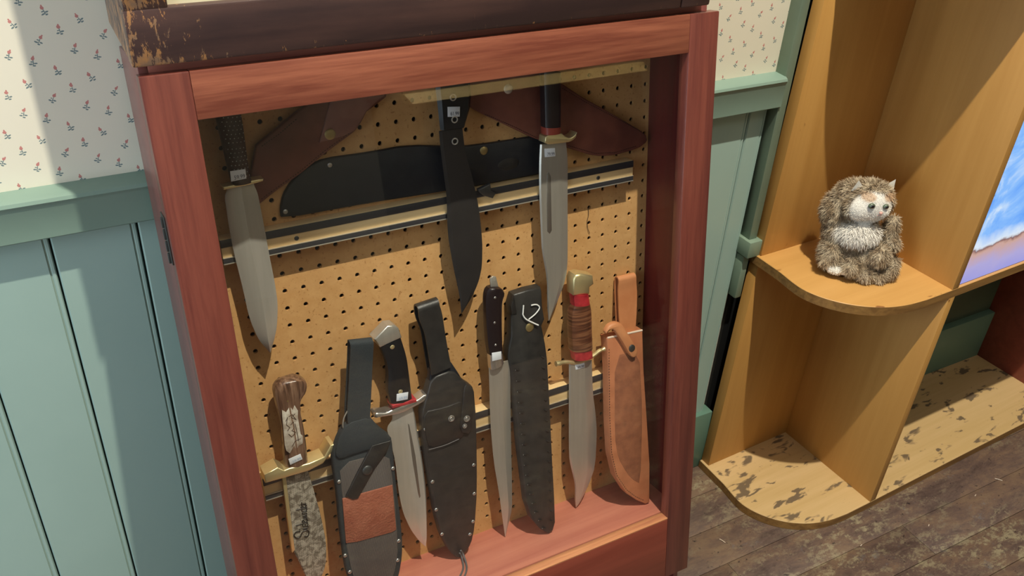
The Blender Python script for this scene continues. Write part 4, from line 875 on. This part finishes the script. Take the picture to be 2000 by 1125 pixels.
def cat():
    e = bpy.data.objects.new('plush_cat', None); COL.objects.link(e); e.location = CO; e.rotation_euler = (0, 0, CYAW)
    e['label'] = 'fluffy grey-brown toy cat with a white face and chest sitting on the rounded middle shelf'; e['category'] = 'toy cat'
    parts = [ico(b[:3], b[3:]) for b in BL]
    V, F = join(*parts); me = bpy.data.meshes.new('tmp'); me.from_pydata([(a * .001, b * .001, max(c, 1) * .001) for a, b, c in V], [], F)
    ob = bpy.data.objects.new('tmp', me); COL.objects.link(ob)
    rm = ob.modifiers.new('r', 'REMESH'); rm.mode = 'VOXEL'; rm.voxel_size = .0032
    sm = ob.modifiers.new('s', 'SMOOTH'); sm.factor = .6; sm.iterations = 5
    bpy.context.view_layer.update(); me2 = bpy.data.meshes.new_from_object(ob.evaluated_get(bpy.context.evaluated_depsgraph_get()))
    bpy.data.objects.remove(ob); body = bpy.data.objects.new('body', me2); COL.objects.link(body); body.parent = e
    me2.materials.clear(); me2.materials.append(M['fur'])
    face = Vector((-21, -46, 146)); chest = Vector((-38, -44, 93)); rnd = random.Random(3)
    def ell(p, c, r): return math.sqrt(sum(((p[i] - c[i]) / r[i]) ** 2 for i in range(3)))
    from mathutils import noise as mn
    g, br, lt, wh, og = (Vector(srgb(*c)[:3]) for c in ((158, 138, 112), (108, 88, 70), (206, 190, 164), (240, 236, 228), (206, 168, 130)))
    def colr(p, seed=0):
        n = mn.noise(Vector(p) * .075) ; n2 = mn.noise(Vector(p) * .16 + Vector((9, 3, 1)))
        c = g.lerp(lt, max(0, min(1, .45 + n * 1.4))).lerp(br, max(0, min(.9, n2 * 1.6)))
        f = ell(p, face, (37, 27, 34)); w = max(0, min(1, (1.12 - f) * 6)); c = c.lerp(wh, w)
        f = min(ell(p, (-32, -44, 172), (13, 18, 8)), ell(p, (6, -40, 172), (12, 16, 8))); c = c.lerp(og, max(0, min(1, (1.15 - f) * 3)) * .75)
        f = ell(p, chest, (58, 30, 24)); c = c.lerp(wh, max(0, min(1, (1.1 - f) * 4)) * .92)
        f = ell(p, (-52, -40, 14), (22, 18, 12)); c = c.lerp(wh, max(0, min(1, (1.15 - f) * 5)))
        return c
    at = me2.color_attributes.new('col', 'FLOAT_COLOR', 'POINT')
    for i, v in enumerate(me2.vertices): at.data[i].color = (*(colr(v.co * 1000) * .8), 1)
    for p in me2.polygons: p.use_smooth = True
    # fur tufts: thin tapered blades of real geometry
    polys = list(me2.polygons); areas = np.array([p.area for p in polys]); rs = np.random.RandomState(5)
    pick = rs.choice(len(polys), 30000, p=areas / areas.sum()); V, F, C = [], [], []
    for fi in pick:
        p = polys[fi]; vs = [me2.vertices[i].co for i in p.vertices]; a, b = rnd.random(), rnd.random()
        q = (vs[0].lerp(vs[1], a)).lerp(vs[3 % len(vs)].lerp(vs[2], a), b) * 1000; n = p.normal.copy()
        if q.z < 2.5 and n.z < 0: continue
        f = ell(q, face, (38, 28, 35)); short = f < 1.02
        paw = ell(q, (-52, -40, 14), (22, 18, 12)) < 1.1
        ln = rnd.uniform(1.2, 2.6) if short else (rnd.uniform(1.5, 3.0) if paw else rnd.uniform(5, 10.5))
        ch = ell(q, chest, (58, 30, 25)) < 1.1
        if ch: ln *= 1.25
        dn = Vector((rnd.uniform(-.45, .45), rnd.uniform(-.3, .3), -.9 if not short else -.2)); t = (dn - n * dn.dot(n))
        d1 = (n * .55 + t * .6 + Vector((rnd.gauss(0, .22), rnd.gauss(0, .22), rnd.gauss(0, .22)))).normalized(); d2 = (d1 + t * .7).normalized()
        s = d1.cross(n); s = s.normalized() if s.length > 1e-3 else Vector((1, 0, 0)); w = rnd.uniform(.32, .6) * (.7 if short else 1)
        k = len(V); m = q + d1 * ln * .55; tp = m + d2 * ln * .5
        if tp.z < .6: tp.z = .6
        if m.z < .6: m.z = .6
        V += [q - s * w, q + s * w, m + s * w * .8, m - s * w * .8, tp]; F += [(k, k + 1, k + 2, k + 3), (k + 3, k + 2, k + 4)]
        c = colr(q); c = c * rnd.uniform(.72, 1.15) if not (short or ch or paw) else c * rnd.uniform(.93, 1.04); C += [c * .85] * 2 + [c] * 2 + [c * 1.1]
    mf = bpy.data.meshes.new('fur'); mf.from_pydata([tuple(v * .001) for v in V], [], F)
    ca = mf.color_attributes.new('col', 'FLOAT_COLOR', 'POINT'); ca.data.foreach_set('color', np.array([(*c, 1) for c in C], dtype='f').ravel())
    mf.materials.append(M['fur']); fo = bpy.data.objects.new('fur', mf); COL.objects.link(fo); fo.parent = e; fo['kind'] = 'stuff'
    def add(n, vf, mt, par=e):
        return mesh_obj(n, vf, mt, par)
    def ear(tip, c, dirx):
        b = [(c[0] - 14, c[1] + 2, c[2] - 4), (c[0] + 14, c[1] + 2, c[2] - 4), (c[0] + 9, c[1] + 11, c[2] - 5), (c[0] - 9, c[1] + 11, c[2] - 5), (c[0], c[1] - 1, c[2] - 1)]
        V = b + [tip]; return V, [(0, 4, 5), (4, 1, 5), (1, 2, 5), (2, 3, 5), (3, 0, 5), (0, 3, 2, 1, 4)]
    add('ear', ear((-49, -24, 194), (-41, -20, 174), 0), 'white_fur'); add('ear', ear((20, -16, 196), (10, -14, 175), 0), 'white_fur')
    for (x, y, z), r in (((-26.7, -54, 159.5), 6.4), ((-1.5, -54, 159.5), 5.6)):
        ey = add('eye', ico((x, y, z), (r, 4.4, r * .85)), 'iris'); add('pupil', ico((x + .4, y - 1.6, z), (r * .72, 3.6, r * .66)), 'eye', ey)
    add('nose', ico((-9, -59, 149), (3.4, 3, 2.4), 2), 'nose'); add('mouth', tube([(-13, -56.5, 142.5), (-9, -58.5, 145), (-9, -59, 148), (-9, -58.5, 145), (-5, -56.5, 142.5)], .55, 5), 'nose')
cat()

# ---------------------------------------------------------------- counter across the aisle (seen mirrored in the glass)
t = Thing('display_counter', 'low dark counter with pale oak edging across the aisle, mirrored in the case glass', 'counter', M_WORLD, (1300, -2050, -FZ))
t.part('body', box(860, 1740, -2300, -1815, -FZ, 186, 3), 'counter'); t.part('top', box(850, 1740, -2300, -1850, 186, 196), 'counter')
def edging():
    V = [(834, -1800, 182), (1752, -1800, 182), (1764, -1836, 214), (822, -1836, 214), (822, -1880, 214), (1764, -1880, 214), (1752, -1880, 182), (834, -1880, 182)]
    return V, [(0, 1, 2, 3), (3, 2, 5, 4), (4, 5, 6, 7), (7, 6, 1, 0), (0, 3, 4, 7), (1, 6, 5, 2)]
t.part('edging', edging(), 'oak')

# pale bits of straw lying on the boards
for (x, y, a, L), lab in zip(((823, -122, 1.9, 7), (1525, -261, -0.9, 8), (1431, -271, 0.3, 3), (1259, -286, 0.5, 3), (1081, -261, 0.2, 3)), ('curved pale straw bit on the floorboards beside the red case', 'long slanting straw bit on the floorboards at the far right', 'short straw bit on the floorboards just left of the longest one', 'tiny straw speck on the open floorboards, right of centre', 'tiny straw speck on the floorboards below the rounded shelf foot')):
    t = Thing('straw_bit', lab, 'straw', M_WORLD, (x, y, -FZ), 'pale straw bits on the floorboards')
    c, q = math.cos(a), math.sin(a); t.part('stalk', tube([(x - c * L, y - q * L, -FZ + 1.0), (x, y, -FZ + 1.6), (x + c * L, y + q * L, -FZ + 1.0)], .8, 5), 'pale_edge')
